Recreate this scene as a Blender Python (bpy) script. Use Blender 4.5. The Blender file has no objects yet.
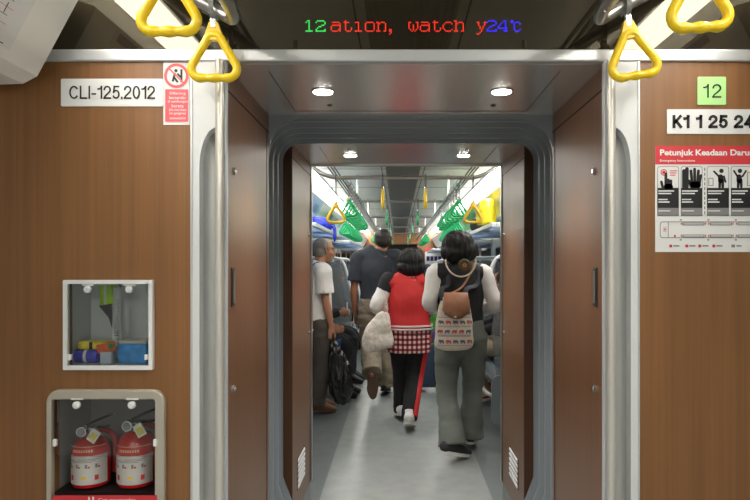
import bpy, bmesh, math, random
from mathutils import Vector, Matrix, noise
random.seed(7)
PI = math.pi
S = bpy.context.scene
COL = S.collection
V = Vector

# ------------------------------------------------------------------ camera, world, exposure
CAMX, CAMZ, F, VPX, VPY = -0.047, 1.36, 600.0, 398.0, 264.0
cam_data = bpy.data.cameras.new('camera')
cam = bpy.data.objects.new('camera', cam_data)
COL.objects.link(cam)
cam.location = (CAMX, 0, CAMZ)
cam.rotation_euler = (PI / 2, 0, 0)
cam_data.sensor_width = 36.0
cam_data.lens = 36.0 * F / 750.0
cam_data.shift_x = -(VPX - 375.0) / 750.0
cam_data.shift_y = (VPY - 250.0) / 750.0
cam_data.clip_start = 0.02
S.camera = cam
w = bpy.data.worlds.new('world')
S.world = w
w.use_nodes = True
w.node_tree.nodes['Background'].inputs[0].default_value = (0.75, 0.85, 1.0, 1)
w.node_tree.nodes['Background'].inputs[1].default_value = 0.15
S.view_settings.view_transform = 'Standard'
S.view_settings.look = 'None'
S.view_settings.gamma = 1.0
S.view_settings.use_curve_mapping = False
S.view_settings.exposure = 0.42
STRIP_NEAR, STRIP_FAR, DOWN = 17.0, 22.0, 40.0
try:
    S.cycles.use_denoising = True
    S.cycles.max_bounces = 10
    S.cycles.diffuse_bounces = 5
    S.cycles.glossy_bounces = 5
    S.cycles.transparent_max_bounces = 12
    S.cycles.sample_clamp_indirect = 6.0
except Exception:
    pass


def P(px, py, d):
    """world point seen at photograph pixel (px, py) when it stands d metres ahead"""
    return V((CAMX + (px - VPX) * d / F, d, CAMZ - (py - VPY) * d / F))


# ------------------------------------------------------------------ materials
def lin(c):
    return tuple(((x / 255.0) / 12.92 if x / 255.0 <= 0.04045 else ((x / 255.0 + 0.055) / 1.055) ** 2.4) for x in c)


MATS = {}


def mat(name, rgb, rough=0.5, metal=0.0, var=0.0, vscale=(8, 8, 8), bump=0.0, spec=0.5, emit=0.0, coat=0.0, sheen=0.0, aniso=None):
    if name in MATS:
        return MATS[name]
    m = bpy.data.materials.new(name)
    m.use_nodes = True
    nt = m.node_tree
    b = nt.nodes['Principled BSDF']
    c = lin(rgb)
    b.inputs['Base Color'].default_value = (*c, 1)
    b.inputs['Roughness'].default_value = rough
    b.inputs['Metallic'].default_value = metal
    b.inputs['Specular IOR Level'].default_value = spec
    b.inputs['Coat Weight'].default_value = coat
    b.inputs['Sheen Weight'].default_value = sheen
    if emit:
        b.inputs['Emission Color'].default_value = (*c, 1)
        b.inputs['Emission Strength'].default_value = emit
    if var or bump:
        tc = nt.nodes.new('ShaderNodeTexCoord')
        mp = nt.nodes.new('ShaderNodeMapping')
        mp.inputs['Scale'].default_value = vscale
        nz = nt.nodes.new('ShaderNodeTexNoise')
        nz.inputs['Scale'].default_value = 1.0
        nz.inputs['Detail'].default_value = 5.0
        nt.links.new(tc.outputs['Object'], mp.inputs[0])
        nt.links.new(mp.outputs[0], nz.inputs['Vector'])
        if var:
            rp = nt.nodes.new('ShaderNodeValToRGB')
            rp.color_ramp.elements[0].position = 0.3
            rp.color_ramp.elements[1].position = 0.7
            rp.color_ramp.elements[0].color = (*[x * (1 - var) for x in c], 1)
            rp.color_ramp.elements[1].color = (*[min(1, x * (1 + var)) for x in c], 1)
            nt.links.new(nz.outputs['Fac'], rp.inputs[0])
            nt.links.new(rp.outputs[0], b.inputs['Base Color'])
        if bump:
            bp = nt.nodes.new('ShaderNodeBump')
            bp.inputs['Strength'].default_value = bump
            bp.inputs['Distance'].default_value = 0.01
            nt.links.new(nz.outputs['Fac'], bp.inputs['Height'])
            nt.links.new(bp.outputs[0], b.inputs['Normal'])
    MATS[name] = m
    return m


def wood_mat(name, c1, c2, rough=0.42, spec=0.5):
    m = bpy.data.materials.new(name)
    m.use_nodes = True
    nt = m.node_tree
    b = nt.nodes['Principled BSDF']
    b.inputs['Roughness'].default_value = rough
    b.inputs['Specular IOR Level'].default_value = spec
    tc = nt.nodes.new('ShaderNodeTexCoord')
    out = []
    for sc, det in (((110, 110, 1.3), 6), ((14, 14, 0.5), 4)):
        mp = nt.nodes.new('ShaderNodeMapping')
        mp.inputs['Scale'].default_value = sc
        nz = nt.nodes.new('ShaderNodeTexNoise')
        nz.inputs['Scale'].default_value = 1.0
        nz.inputs['Detail'].default_value = det
        nz.inputs['Distortion'].default_value = 0.3
        nt.links.new(tc.outputs['Object'], mp.inputs[0])
        nt.links.new(mp.outputs[0], nz.inputs['Vector'])
        out.append(nz)
    mx = nt.nodes.new('ShaderNodeMix')
    mx.data_type = 'FLOAT'
    mx.inputs[0].default_value = 0.45
    nt.links.new(out[0].outputs['Fac'], mx.inputs[2])
    nt.links.new(out[1].outputs['Fac'], mx.inputs[3])
    rp = nt.nodes.new('ShaderNodeValToRGB')
    rp.color_ramp.elements[0].position = 0.27
    rp.color_ramp.elements[1].position = 0.73
    rp.color_ramp.elements[0].color = (*lin(c1), 1)
    rp.color_ramp.elements[1].color = (*lin(c2), 1)
    nt.links.new(mx.outputs[0], rp.inputs[0])
    nt.links.new(rp.outputs[0], b.inputs['Base Color'])
    MATS[name] = m
    return m


def glass_mat(name, tint=(1, 1, 1), ior=1.45, rough=0.0, dens=0.0):
    """thin clear sheet: see-through with a fresnel reflection"""
    m = bpy.data.materials.new(name)
    m.use_nodes = True
    nt = m.node_tree
    nt.nodes.remove(nt.nodes['Principled BSDF'])
    o = nt.nodes['Material Output']
    t = nt.nodes.new('ShaderNodeBsdfTransparent')
    t.inputs[0].default_value = (*tint, 1)
    g = nt.nodes.new('ShaderNodeBsdfGlossy')
    g.inputs['Roughness'].default_value = rough
    fr = nt.nodes.new('ShaderNodeFresnel')
    fr.inputs[0].default_value = ior
    mx = nt.nodes.new('ShaderNodeMixShader')
    nt.links.new(fr.outputs[0], mx.inputs[0])
    nt.links.new(t.outputs[0], mx.inputs[1])
    nt.links.new(g.outputs[0], mx.inputs[2])
    last = mx
    if dens:
        df = nt.nodes.new('ShaderNodeBsdfDiffuse')
        df.inputs[0].default_value = (0.75, 0.78, 0.8, 1)
        m2 = nt.nodes.new('ShaderNodeMixShader')
        m2.inputs[0].default_value = dens
        nt.links.new(mx.outputs[0], m2.inputs[1])
        nt.links.new(df.outputs[0], m2.inputs[2])
        last = m2
    nt.links.new(last.outputs[0], o.inputs[0])
    MATS[name] = m
    return m


def emit_mat(name, rgb, s):
    m = bpy.data.materials.new(name)
    m.use_nodes = True
    nt = m.node_tree
    nt.nodes.remove(nt.nodes['Principled BSDF'])
    e = nt.nodes.new('ShaderNodeEmission')
    e.inputs[0].default_value = (*lin(rgb), 1)
    e.inputs[1].default_value = s
    nt.links.new(e.outputs[0], nt.nodes['Material Output'].inputs[0])
    MATS[name] = m
    return m


WOOD = wood_mat('wood_veneer', (116, 78, 44), (143, 99, 58))
WOOD2 = wood_mat('wood_veneer_satin', (96, 65, 43), (116, 81, 55), rough=0.34)
WOODDK = wood_mat('wood_edge_dark', (62, 36, 18), (84, 52, 28))
ALU = mat('aluminium_trim', (205, 208, 212), 0.35, 0.6)
WHITE = mat('white_panel', (214, 218, 222), 0.4)
CREAM = mat('cream_panel', (236, 237, 234), 0.4)
WHITEG = mat('white_gloss', (230, 233, 236), 0.3)
CHROME = mat('chrome', (215, 217, 220), 0.18, 1.0)
STEEL = mat('brushed_steel', (186, 186, 184), 0.28, 1.0, var=0.06, vscale=(200, 3, 3))
CEILM = mat('metal_ceiling', (240, 240, 238), 0.26, 0.75, var=0.05, vscale=(40, 2, 2))
POLEM = mat('satin_pole', (214, 212, 206), 0.32, 0.55)
EDGEM = mat('satin_edge', (200, 205, 210), 0.35, 0.4)
STEELDK = mat('slot_steel', (70, 68, 64), 0.4, 0.6)
SEAM = mat('dark_seam', (28, 24, 22), 0.7)
BLACK = mat('black_matt', (16, 16, 17), 0.6)
BELL = mat('bellows_rubber', (124, 132, 138), 0.3, spec=0.5)
FLOORG = mat('gangway_plate', (120, 126, 128), 0.35, 0.3)
YEL = mat('yellow_plastic', (236, 200, 28), 0.32, spec=0.5)
YELW = mat('yellow_worn', (206, 170, 40), 0.4)
GRN = mat('green_plastic', (26, 164, 98), 0.35)
STRAP = mat('grey_webbing', (120, 120, 120), 0.7)
REDP = mat('red_paint', (196, 30, 32), 0.25, coat=0.5)
PAPER = mat('paper_white', (226, 228, 230), 0.6)
INK = mat('ink_black', (24, 24, 28), 0.6)
INKR = mat('ink_red', (205, 52, 62), 0.6)
INKP = mat('ink_navy', (44, 40, 92), 0.6)
INKG = mat('ink_grey', (128, 128, 132), 0.6)
PINK = mat('sticker_pink', (226, 88, 100), 0.5)
ACRYL = glass_mat('clear_acrylic', (0.97, 0.98, 0.98), 1.45, 0.02)
FROST = glass_mat('frosted_glass', (0.72, 0.76, 0.78), 1.45, 0.15, 0.16)
SMOKED = mat('smoked_glass', (36, 31, 23), 0.02, spec=0.5)
SMOKED.node_tree.nodes['Principled BSDF'].inputs['IOR'].default_value = 1.62
SMOKED.node_tree.nodes['Principled BSDF'].inputs['Specular Tint'].default_value = (1.0, 0.93, 0.76, 1)
WINGL = mat('night_window_glass', (22, 26, 32), 0.05, spec=0.8)
SKIN = mat('skin', (150, 100, 74), 0.5, var=0.08, vscale=(30, 30, 30))
SKIN2 = mat('skin_light', (176, 126, 98), 0.5, var=0.08, vscale=(30, 30, 30))
HAIRB = mat('hair_black', (15, 13, 13), 0.58, spec=0.35, bump=0.6, vscale=(160, 160, 22))
HAIRG = mat('hair_grey', (150, 144, 134), 0.6, var=0.2, bump=0.6, vscale=(160, 160, 30))
HAIRD = mat('hair_dark_brown', (40, 34, 31), 0.5, bump=0.6, vscale=(160, 160, 30))
EYEW = mat('eye_white', (225, 222, 215), 0.3)
LIP = mat('lip', (140, 74, 66), 0.5)


# ------------------------------------------------------------------ object helpers
def full(o):
    m = o.matrix_basis.copy()
    while o.parent:
        o = o.parent
        m = o.matrix_basis @ m
    return m


def tag(o, label, cat, group=None, kind=None):
    if label:
        o['label'] = label
    if cat:
        o['category'] = cat
    if group:
        o['group'] = group
    if kind:
        o['kind'] = kind
    return o


def thing(name, label, cat, loc=(0, 0, 0), rotz=0.0, group=None):
    o = bpy.data.objects.new(name, None)
    o.empty_display_size = 0.1
    COL.objects.link(o)
    o.location = loc
    o.rotation_euler = (0, 0, rotz)
    return tag(o, label, cat, group)


def link_mesh(name, me, m, parent=None, smooth=False, local=False):
    """local: the mesh is already in the parent's own space; otherwise it is in world space"""
    o = bpy.data.objects.new(name, me)
    COL.objects.link(o)
    if m is not None:
        me.materials.clear()
        for q in (m if isinstance(m, (list, tuple)) else [m]):
            me.materials.append(q)
    if parent is not None:
        o.parent = parent
        if not local:
            me.transform(full(parent).inverted())
    if smooth:
        me.polygons.foreach_set('use_smooth', [True] * len(me.polygons))
    return o


def obj(name, bm, m, parent=None, smooth=False, local=False, recalc=True, auto=None):
    if recalc:
        bmesh.ops.recalc_face_normals(bm, faces=bm.faces[:])
    me = bpy.data.meshes.new(name)
    bm.to_mesh(me)
    bm.free()
    o = link_mesh(name, me, m, parent, smooth, local)
    if auto is not None:
        me.polygons.foreach_set('use_smooth', [True] * len(me.polygons))
        me.set_sharp_from_angle(angle=math.radians(auto))
    return o


def struct(name, bm, m, parent=None, **k):
    o = obj(name, bm, m, parent, **k)
    if parent is None:
        o['kind'] = 'structure'
    return o


def box(bm, x0, x1, y0, y1, z0, z1, bev=0.0, seg=2):
    g = bmesh.ops.create_cube(bm, size=1.0)
    vs = g['verts']
    bmesh.ops.scale(bm, vec=(abs(x1 - x0), abs(y1 - y0), abs(z1 - z0)), verts=vs)
    bmesh.ops.translate(bm, vec=((x0 + x1) / 2, (y0 + y1) / 2, (z0 + z1) / 2), verts=vs)
    if bev:
        es = list({e for v in vs for e in v.link_edges})
        bmesh.ops.bevel(bm, geom=es, offset=bev, segments=seg, affect='EDGES', profile=0.5)


def B(*a, bev=0.0, seg=2):
    bm = bmesh.new()
    box(bm, *a, bev=bev, seg=seg)
    return bm


def prism(bm, pts, d0, d1, plane='xz'):
    """extrude a 2-D outline; plane xz: pts=(x,z), depth y; xy: depth z; yz: depth x"""
    def mk(p, d):
        if plane == 'xz':
            return (p[0], d, p[1])
        if plane == 'xy':
            return (p[0], p[1], d)
        return (d, p[0], p[1])
    a = [bm.verts.new(mk(p, d0)) for p in pts]
    if abs(d1 - d0) < 1e-9:
        bm.faces.new(a)
        return
    b = [bm.verts.new(mk(p, d1)) for p in pts]
    n = len(pts)
    bm.faces.new(a)
    bm.faces.new(b[::-1])
    for i in range(n):
        bm.faces.new((a[i], b[i], b[(i + 1) % n], a[(i + 1) % n]))


def ringprism(bm, outer, inner, d0, d1, plane='xz'):
    def mk(p, d):
        if plane == 'xz':
            return (p[0], d, p[1])
        if plane == 'xy':
            return (p[0], p[1], d)
        return (d, p[0], p[1])
    n = len(outer)
    oa = [bm.verts.new(mk(p, d0)) for p in outer]
    ia = [bm.verts.new(mk(p, d0)) for p in inner]
    ob = [bm.verts.new(mk(p, d1)) for p in outer]
    ib = [bm.verts.new(mk(p, d1)) for p in inner]
    for i in range(n):
        j = (i + 1) % n
        bm.faces.new((oa[i], oa[j], ia[j], ia[i]))
        bm.faces.new((ob[i], ib[i], ib[j], ob[j]))
        bm.faces.new((oa[i], ob[i], ob[j], oa[j]))
        bm.faces.new((ia[i], ia[j], ib[j], ib[i]))


def rrect(x0, x1, z0, z1, r, n=5, corners=(1, 1, 1, 1)):
    """rounded rectangle; corners: bottom-left, bottom-right, top-right, top-left"""
    out = []
    for k, (cx, cz, a) in enumerate(((x0, z0, PI), (x1, z0, 1.5 * PI), (x1, z1, 0), (x0, z1, 0.5 * PI))):
        rr = r if corners[k] else 1e-4
        sx = cx + (rr if k in (0, 3) else -rr)
        sz = cz + (rr if k in (0, 1) else -rr)
        for i in range(n + 1):
            t = a + i / n * PI / 2
            out.append((sx + rr * math.cos(t), sz + rr * math.sin(t)))
    return out


def circ(cx, cz, r, n=24):
    return [(cx + r * math.cos(2 * PI * i / n), cz + r * math.sin(2 * PI * i / n)) for i in range(n)]


def lathe(bm, prof, c, n=24, axis='z'):
    """prof: list of (r, h) from bottom to top about an axis through c"""
    rings = []
    for r, h in prof:
        ring = []
        for i in range(n):
            a = 2 * PI * i / n
            u, v2 = r * math.cos(a), r * math.sin(a)
            p = {'z': (u, v2, h), 'y': (u, h, v2), 'x': (h, u, v2)}[axis]
            ring.append(bm.verts.new(V(c) + V(p)))
        rings.append(ring)
    for a, b in zip(rings, rings[1:]):
        for i in range(n):
            j = (i + 1) % n
            bm.faces.new((a[i], a[j], b[j], b[i]))
    bm.faces.new(rings[0][::-1])
    bm.faces.new(rings[-1])


def crom(pts, sub):
    """Catmull-Rom through tuples"""
    if sub <= 1 or len(pts) < 3:
        return [tuple(p) for p in pts]
    out = []
    n = len(pts)
    for i in range(n - 1):
        p0, p1, p2, p3 = pts[max(0, i - 1)], pts[i], pts[i + 1], pts[min(n - 1, i + 2)]
        for k in range(sub):
            t = k / sub
            out.append(tuple(0.5 * (2 * b + (c - a) * t + (2 * a - 5 * b + 4 * c - d) * t * t + (-a + 3 * b - 3 * c + d) * t ** 3)
                             for a, b, c, d in zip(p0, p1, p2, p3)))
    out.append(tuple(pts[-1]))
    return out


def tube(bm, pts, rads, side=(1, 0, 0), seg=12, sub=4, cap='flat', closed=False):
    """swept tube; rads: floats or (half width along side, half depth)"""
    if not isinstance(rads, (list, tuple)):
        rads = [rads] * len(pts)
    rr = [(r, r) if not isinstance(r, (list, tuple)) else tuple(r) for r in rads]
    ps = [tuple(p) + r for p, r in zip(pts, rr)]
    if closed:
        cl = []
        n = len(ps)
        for i in range(n):
            q = crom([ps[(i - 1) % n], ps[i], ps[(i + 1) % n], ps[(i + 2) % n]], sub) if sub > 1 else None
            if q:
                cl.extend(q[sub:2 * sub])
            else:
                cl.append(ps[i])
        ps = cl
    else:
        ps = crom(ps, sub)
    P3 = [V(p[:3]) for p in ps]
    n = len(P3)
    T = []
    for i in range(n):
        if closed:
            t = P3[(i + 1) % n] - P3[(i - 1) % n]
        else:
            t = P3[min(n - 1, i + 1)] - P3[max(0, i - 1)]
        T.append(t.normalized() if t.length > 1e-9 else V((0, 0, 1)))
    s0 = V(side)
    rows = []
    if cap == 'round' and not closed:
        a, b = ps[0], ps[-1]
        pre = [(P3[0] - T[0] * max(a[3:]) * k, a[3] * q, a[4] * q, T[0]) for k, q in ((0.85, 0.5), (0.5, 0.85))]
        post = [(P3[-1] + T[-1] * max(b[3:]) * k, b[3] * q, b[4] * q, T[-1]) for k, q in ((0.5, 0.85), (0.85, 0.5))]
    else:
        pre = post = []
    rows = pre + [(P3[i], ps[i][3], ps[i][4], T[i]) for i in range(n)] + post
    rings = []
    for p, a, b, t in rows:
        s = s0 - t * s0.dot(t)
        if s.length < 1e-4:
            s = t.orthogonal()
        s.normalize()
        s0 = s if closed or True else s0
        u = t.cross(s)
        rings.append([bm.verts.new(p + s * a * math.cos(2 * PI * i / seg) + u * b * math.sin(2 * PI * i / seg)) for i in range(seg)])
    m = len(rings)
    for k in range(m if closed else m - 1):
        a, b = rings[k], rings[(k + 1) % m]
        for i in range(seg):
            j = (i + 1) % seg
            bm.faces.new((a[i], a[j], b[j], b[i]))
    if not closed:
        bm.faces.new(rings[0][::-1])
        bm.faces.new(rings[-1])


def T(pts, rads, **k):
    bm = bmesh.new()
    tube(bm, pts, rads, **k)
    return bm


def ball(bm, c, r, rot=None, u=16, v=10):
    g = bmesh.ops.create_uvsphere(bm, u_segments=u, v_segments=v, radius=1.0)
    M = Matrix.Translation(V(c)) @ (rot.to_4x4() if rot is not None else Matrix()) @ Matrix.Diagonal((*r, 1))
    bmesh.ops.transform(bm, matrix=M, verts=g['verts'])


def remeshed(name, bm, m, parent, voxel=0.008, smooth=4, wr=None, local=True, fac=0.6):
    """union of closed shapes into one continuous skin"""
    bmesh.ops.recalc_face_normals(bm, faces=bm.faces[:])
    me = bpy.data.meshes.new(name)
    bm.to_mesh(me)
    bm.free()
    t = bpy.data.objects.new('tmp', me)
    COL.objects.link(t)
    r = t.modifiers.new('r', 'REMESH')
    r.mode = 'VOXEL'
    r.voxel_size = voxel
    s = t.modifiers.new('s', 'SMOOTH')
    s.iterations = smooth
    s.factor = fac
    dg = bpy.context.evaluated_depsgraph_get()
    dg.update()
    nm = bpy.data.meshes.new_from_object(t.evaluated_get(dg))
    bpy.data.objects.remove(t)
    bpy.data.meshes.remove(me)
    nm.name = name
    if wr:
        amp, fx, fy, fz = wr
        nn = [v.normal.copy() for v in nm.vertices]
        sd = random.random() * 50
        for v, n in zip(nm.vertices, nn):
            p = V((v.co.x * fx + sd, v.co.y * fy, v.co.z * fz))
            q = noise.noise(p) + 0.5 * noise.noise(p * 2.1)
            v.co += n * amp * q
    return link_mesh(name, nm, m, parent, True, local)


def text_bm(body, x0, x1, z0, z1, y, bold=0.0, plane='xz', keep=False, align='L'):
    """lettering filled into the box (x0..x1, z0..z1), facing -y at depth y"""
    cu = bpy.data.curves.new('t', 'FONT')
    cu.body = body
    cu.size = 1.0
    cu.offset = bold
    cu.resolution_u = 3
    o = bpy.data.objects.new('t', cu)
    COL.objects.link(o)
    dg = bpy.context.evaluated_depsgraph_get()
    dg.update()
    me = bpy.data.meshes.new_from_object(o.evaluated_get(dg))
    bpy.data.objects.remove(o)
    bm = bmesh.new()
    bm.from_mesh(me)
    bpy.data.meshes.remove(me)
    xs = [v.co.x for v in bm.verts]
    ys = [v.co.y for v in bm.verts]
    ax, bx, ay, by = min(xs), max(xs), min(ys), max(ys)
    sx = (x1 - x0) / (bx - ax)
    sz = (z1 - z0) / (by - ay)
    for v in bm.verts:
        u, t = x0 + (v.co.x - ax) * sx, z0 + (v.co.y - ay) * sz
        v.co = V((u, y, t))
    return bm


def merge(bm, other):
    me = bpy.data.meshes.new('m')
    other.to_mesh(me)
    other.free()
    bm.from_mesh(me)
    bpy.data.meshes.remove(me)
    return bm


def copy_tree(o, parent=None):
    c = o.copy()
    COL.objects.link(c)
    c.parent = parent
    for ch in list(o.children):
        copy_tree(ch, c)
    return c


ORD = ['nearest', 'second', 'third', 'fourth', 'fifth', 'sixth', 'seventh', 'eighth', 'ninth', 'tenth', 'eleventh', 'twelfth']

# ------------------------------------------------------------------ STRUCTURE: main dimensions
YW = 1.65          # near bulkhead face
YV1 = 2.24         # end of first gangway half
YV2 = 2.766        # start of second half
YE = 3.367         # opening into the far carriage
PW = 0.53          # passage half width
ZC = CAMZ + 0.5555  # gangway ceiling
CZ = 2.25          # carriage ceiling
HW = 1.36          # carriage half width
YEND = 17.0
YB = -4.5


def px(x):
    return CAMX + (x - VPX) * YW / F


def pz(y):
    return CAMZ - (y - VPY) * YW / F


def pq(x):
    return CAMX + (x - VPX) * (YW - 0.013) / F


def qz(y):
    return CAMZ - (y - VPY) * (YW - 0.013) / F


def gridwall(bm, x0, x1, z0, z1, holes, y0, y1):
    xs = sorted({x0, x1, *[h[0] for h in holes], *[h[1] for h in holes]})
    zs = sorted({z0, z1, *[h[2] for h in holes], *[h[3] for h in holes]})
    for a, b in zip(xs, xs[1:]):
        for c, d in zip(zs, zs[1:]):
            mx, mz = (a + b) / 2, (c + d) / 2
            if any(h[0] < mx < h[1] and h[2] < mz < h[3] for h in holes):
                continue
            box(bm, a, b, y0, y1, c, d)
    bmesh.ops.remove_doubles(bm, verts=bm.verts[:], dist=1e-5)
    # drop the inner faces shared by neighbouring cells
    seen = {}
    for f in bm.faces:
        k = tuple(round(q, 5) for q in f.calc_center_median())
        seen.setdefault(k, []).append(f)
    bmesh.ops.delete(bm, geom=[f for fs in seen.values() if len(fs) > 1 for f in fs], context='FACES')


# floors
FLM = None


def floor_material():
    m = bpy.data.materials.new('vinyl_floor')
    m.use_nodes = True
    nt = m.node_tree
    b = nt.nodes['Principled BSDF']
    tc = nt.nodes.new('ShaderNodeTexCoord')
    sp = nt.nodes.new('ShaderNodeSeparateXYZ')
    nt.links.new(tc.outputs['Object'], sp.inputs[0])
    ab = nt.nodes.new('ShaderNodeMath')
    ab.operation = 'ABSOLUTE'
    nt.links.new(sp.outputs[0], ab.inputs[0])
    gt = nt.nodes.new('ShaderNodeMath')
    gt.operation = 'GREATER_THAN'
    gt.inputs[1].default_value = 0.5
    nt.links.new(ab.outputs[0], gt.inputs[0])
    nz = nt.nodes.new('ShaderNodeTexNoise')
    nz.inputs['Scale'].default_value = 9.0
    nz.inputs['Detail'].default_value = 6.0
    nt.links.new(tc.outputs['Object'], nz.inputs['Vector'])
    mx = nt.nodes.new('ShaderNodeMix')
    mx.data_type = 'RGBA'
    mx.inputs[6].default_value = (*lin((150, 155, 154)), 1)
    mx.inputs[7].default_value = (*lin((112, 118, 120)), 1)
    nt.links.new(gt.outputs[0], mx.inputs[0])
    m2 = nt.nodes.new('ShaderNodeMix')
    m2.data_type = 'RGBA'
    m2.blend_type = 'MULTIPLY'
    m2.inputs[0].default_value = 1.0
    rp = nt.nodes.new('ShaderNodeValToRGB')
    rp.color_ramp.elements[0].position = 0.3
    rp.color_ramp.elements[1].position = 0.7
    rp.color_ramp.elements[0].color = (0.82, 0.82, 0.82, 1)
    rp.color_ramp.elements[1].color = (1, 1, 1, 1)
    nt.links.new(nz.outputs['Fac'], rp.inputs[0])
    nt.links.new(mx.outputs[2], m2.inputs[6])
    nt.links.new(rp.outputs[0], m2.inputs[7])
    nt.links.new(m2.outputs[2], b.inputs['Base Color'])
    b.inputs['Roughness'].default_value = 0.34
    return m


FLM = floor_material()
struct('floor', B(-HW, HW, YE, YEND, -0.06, 0), FLM)
struct('floor_near', B(-HW, HW, YB, YW + 0.1, -0.06, 0), mat('near_floor_vinyl', (176, 180, 180), 0.4))
struct('floor_gangway', B(-0.66, 0.66, YW + 0.1, YE, -0.05, 0.0), FLOORG)

# ------------------------------------------------------------------ near bulkhead with two cabinet niches
FX0, FX1, FZ0, FZ1 = px(53.5), px(158.5), 0.64, pz(397)       # extinguisher niche
EX0, EX1, EZ0, EZ1 = px(66.5), px(149), pz(366), pz(283.5)  # emergency cabinet niche
XP = 0.6155                                                # outer edge of door posts
ZB0, ZB1 = pz(62), pz(50)                                 # aluminium band
bm = bmesh.new()
gridwall(bm, -HW, -XP, 0, ZB0, [(FX0, FX1, FZ0, FZ1), (EX0, EX1, EZ0, EZ1)], YW, YW + 0.03)
struct('wall_front_left', bm, WOOD)
struct('wall_front_right', B(XP, HW, YW, YW + 0.03, 0, ZB0), WOOD)
struct('wall_above_opening', B(-HW, HW, YW + 0.012, YW + 0.06, ZC + 0.031, CZ), STEELDK)
struct('trim_1', B(-HW, HW, YW - 0.008, YW + 0.02, ZB0, ZB1, bev=0.004), ALU)
# niches
for nm, (a, b_, c, d_), dep, mm in (('fire', (FX0, FX1, FZ0, FZ1), 0.17, mat('niche_grey', (150, 150, 150), 0.5)),
                                    ('emerg', (EX0, EX1, EZ0, EZ1), 0.10, mat('niche_pale', (214, 218, 224), 0.5))):
    bm = bmesh.new()
    y0, y1, t = YW + 0.03, YW + 0.03 + dep, 0.006
    box(bm, a - t, b_ + t, y1, y1 + t, c - t, d_ + t)
    box(bm, a - t, a, y0, y1, c - t, d_ + t)
    box(bm, b_, b_ + t, y0, y1, c - t, d_ + t)
    box(bm, a, b_, y0, y1, c - t, c)
    box(bm, a, b_, y0, y1, d_, d_ + t)
    struct('wall_niche_lower' if nm == 'fire' else 'wall_niche_upper', bm, mm)

# door posts with a scooped finger recess, left and right
for s, side in ((-1, 'left'), (1, 'right')):
    bm = bmesh.new()
    xo, xi = XP, PW + 0.012
    xr0, xr1 = 0.592, 0.546
    zt, zk = pz(128), pz(168)
    out = [(xo, 0), (xo, ZB0), (xi, ZB0), (xi, zt + 0.004)]
    n = 10
    out.append((xr1, zt))
    for i in range(1, n + 1):
        a = i / n * PI / 2
        out.append((xr1 + (xr0 - xr1) * math.sin(a), zk + (zt - zk) * math.cos(a)))
    out.append((xr0, 0))
    prism(bm, [(s * p[0], p[1]) for p in out], YW - 0.004, YW + 0.03)
    post = struct('trim_post_' + side, bm, WHITE)
    # hollow channel behind
    bm = bmesh.new()
    prof = []
    for i in range(9):
        a = i / 8 * PI
        prof.append((0.5 * (xr0 + 0.002 + 0.541) + 0.5 * (xr0 + 0.002 - 0.541) * math.cos(a), YW + 0.012 + 0.030 * math.sin(a) ** 0.6))
    back = [(p[0], p[1] + 0.004) for p in prof][::-1]
    prism(bm, [(s * p[0], p[1]) for p in prof + back], 0, zt + 0.03, plane='xy')
    obj('recess', bm, mat('recess_grey', (188, 190, 190), 0.4, 0.2), post, auto=50)
    # inner edge strip next to the wood lining
    bm = B(*sorted((s * (PW - 0.013), s * (PW + 0.002))), YW - 0.006, YW + 0.0125, 0, ZB0, bev=0.003)
    obj('edge_strip', bm, EDGEM, post)
    bm = B(*sorted((s * (XP - 0.004), s * XP)), YW - 0.007, YW + 0.01, 0, ZB0)
    obj('cover_bead', bm, ALU, post)
    # grab pole
    gp = thing('grab_pole', 'slim steel grab pole on the %s edge of the gangway opening' % side, 'pole', (s * 0.532, YW - 0.020, 0.0))
    obj('pole', T([(s * 0.532, YW - 0.020, 0.0), (s * 0.532, YW - 0.020, ZB0)], 0.0115, sub=1, seg=20), POLEM, gp, auto=40)
    for z in (0.5, 1.78):
        obj('bracket', B(*sorted((s * 0.527, s * 0.538)), YW - 0.018, YW - 0.003, z, z + 0.03, bev=0.002), STEEL, gp)

# ------------------------------------------------------------------ gangway halves (wood linings, metal ceilings)
def lining(side, s, y0, y1, name, half, vent):
    w_ = struct(name, B(*sorted((s * half, s * (half + 0.0085))), y0, y1, 0.148 if vent else 0.0, ZC), WOOD2)
    xin = s * half
    def strip(a, b, c, d, m, nm, t=0.0015):
        return obj(nm, B(*sorted((xin, xin - s * t)), a, b, c, d), m, w_)
    # header seam and door seam
    zs = ZC - 0.064
    strip(y0, y1, zs - 0.002, zs + 0.002, SEAM, 'panel_seam')
    strip(y1 - 0.035, y1 - 0.033, 0.15 if vent else 0.0, zs, SEAM, 'door_seam')
    return w_, xin


def key_lock(parent, xin, s, y, z):
    k = bmesh.new()
    lathe(k, [(0.011, 0), (0.011, 0.004), (0.007, 0.006), (0.0065, 0.009)] if s < 0 else [(0.0065, -0.009), (0.007, -0.006), (0.011, -0.004), (0.011, 0)], (xin, y, z), 16, 'x')
    o = obj('key_lock', k, CHROME, parent, auto=40)
    return o


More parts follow.
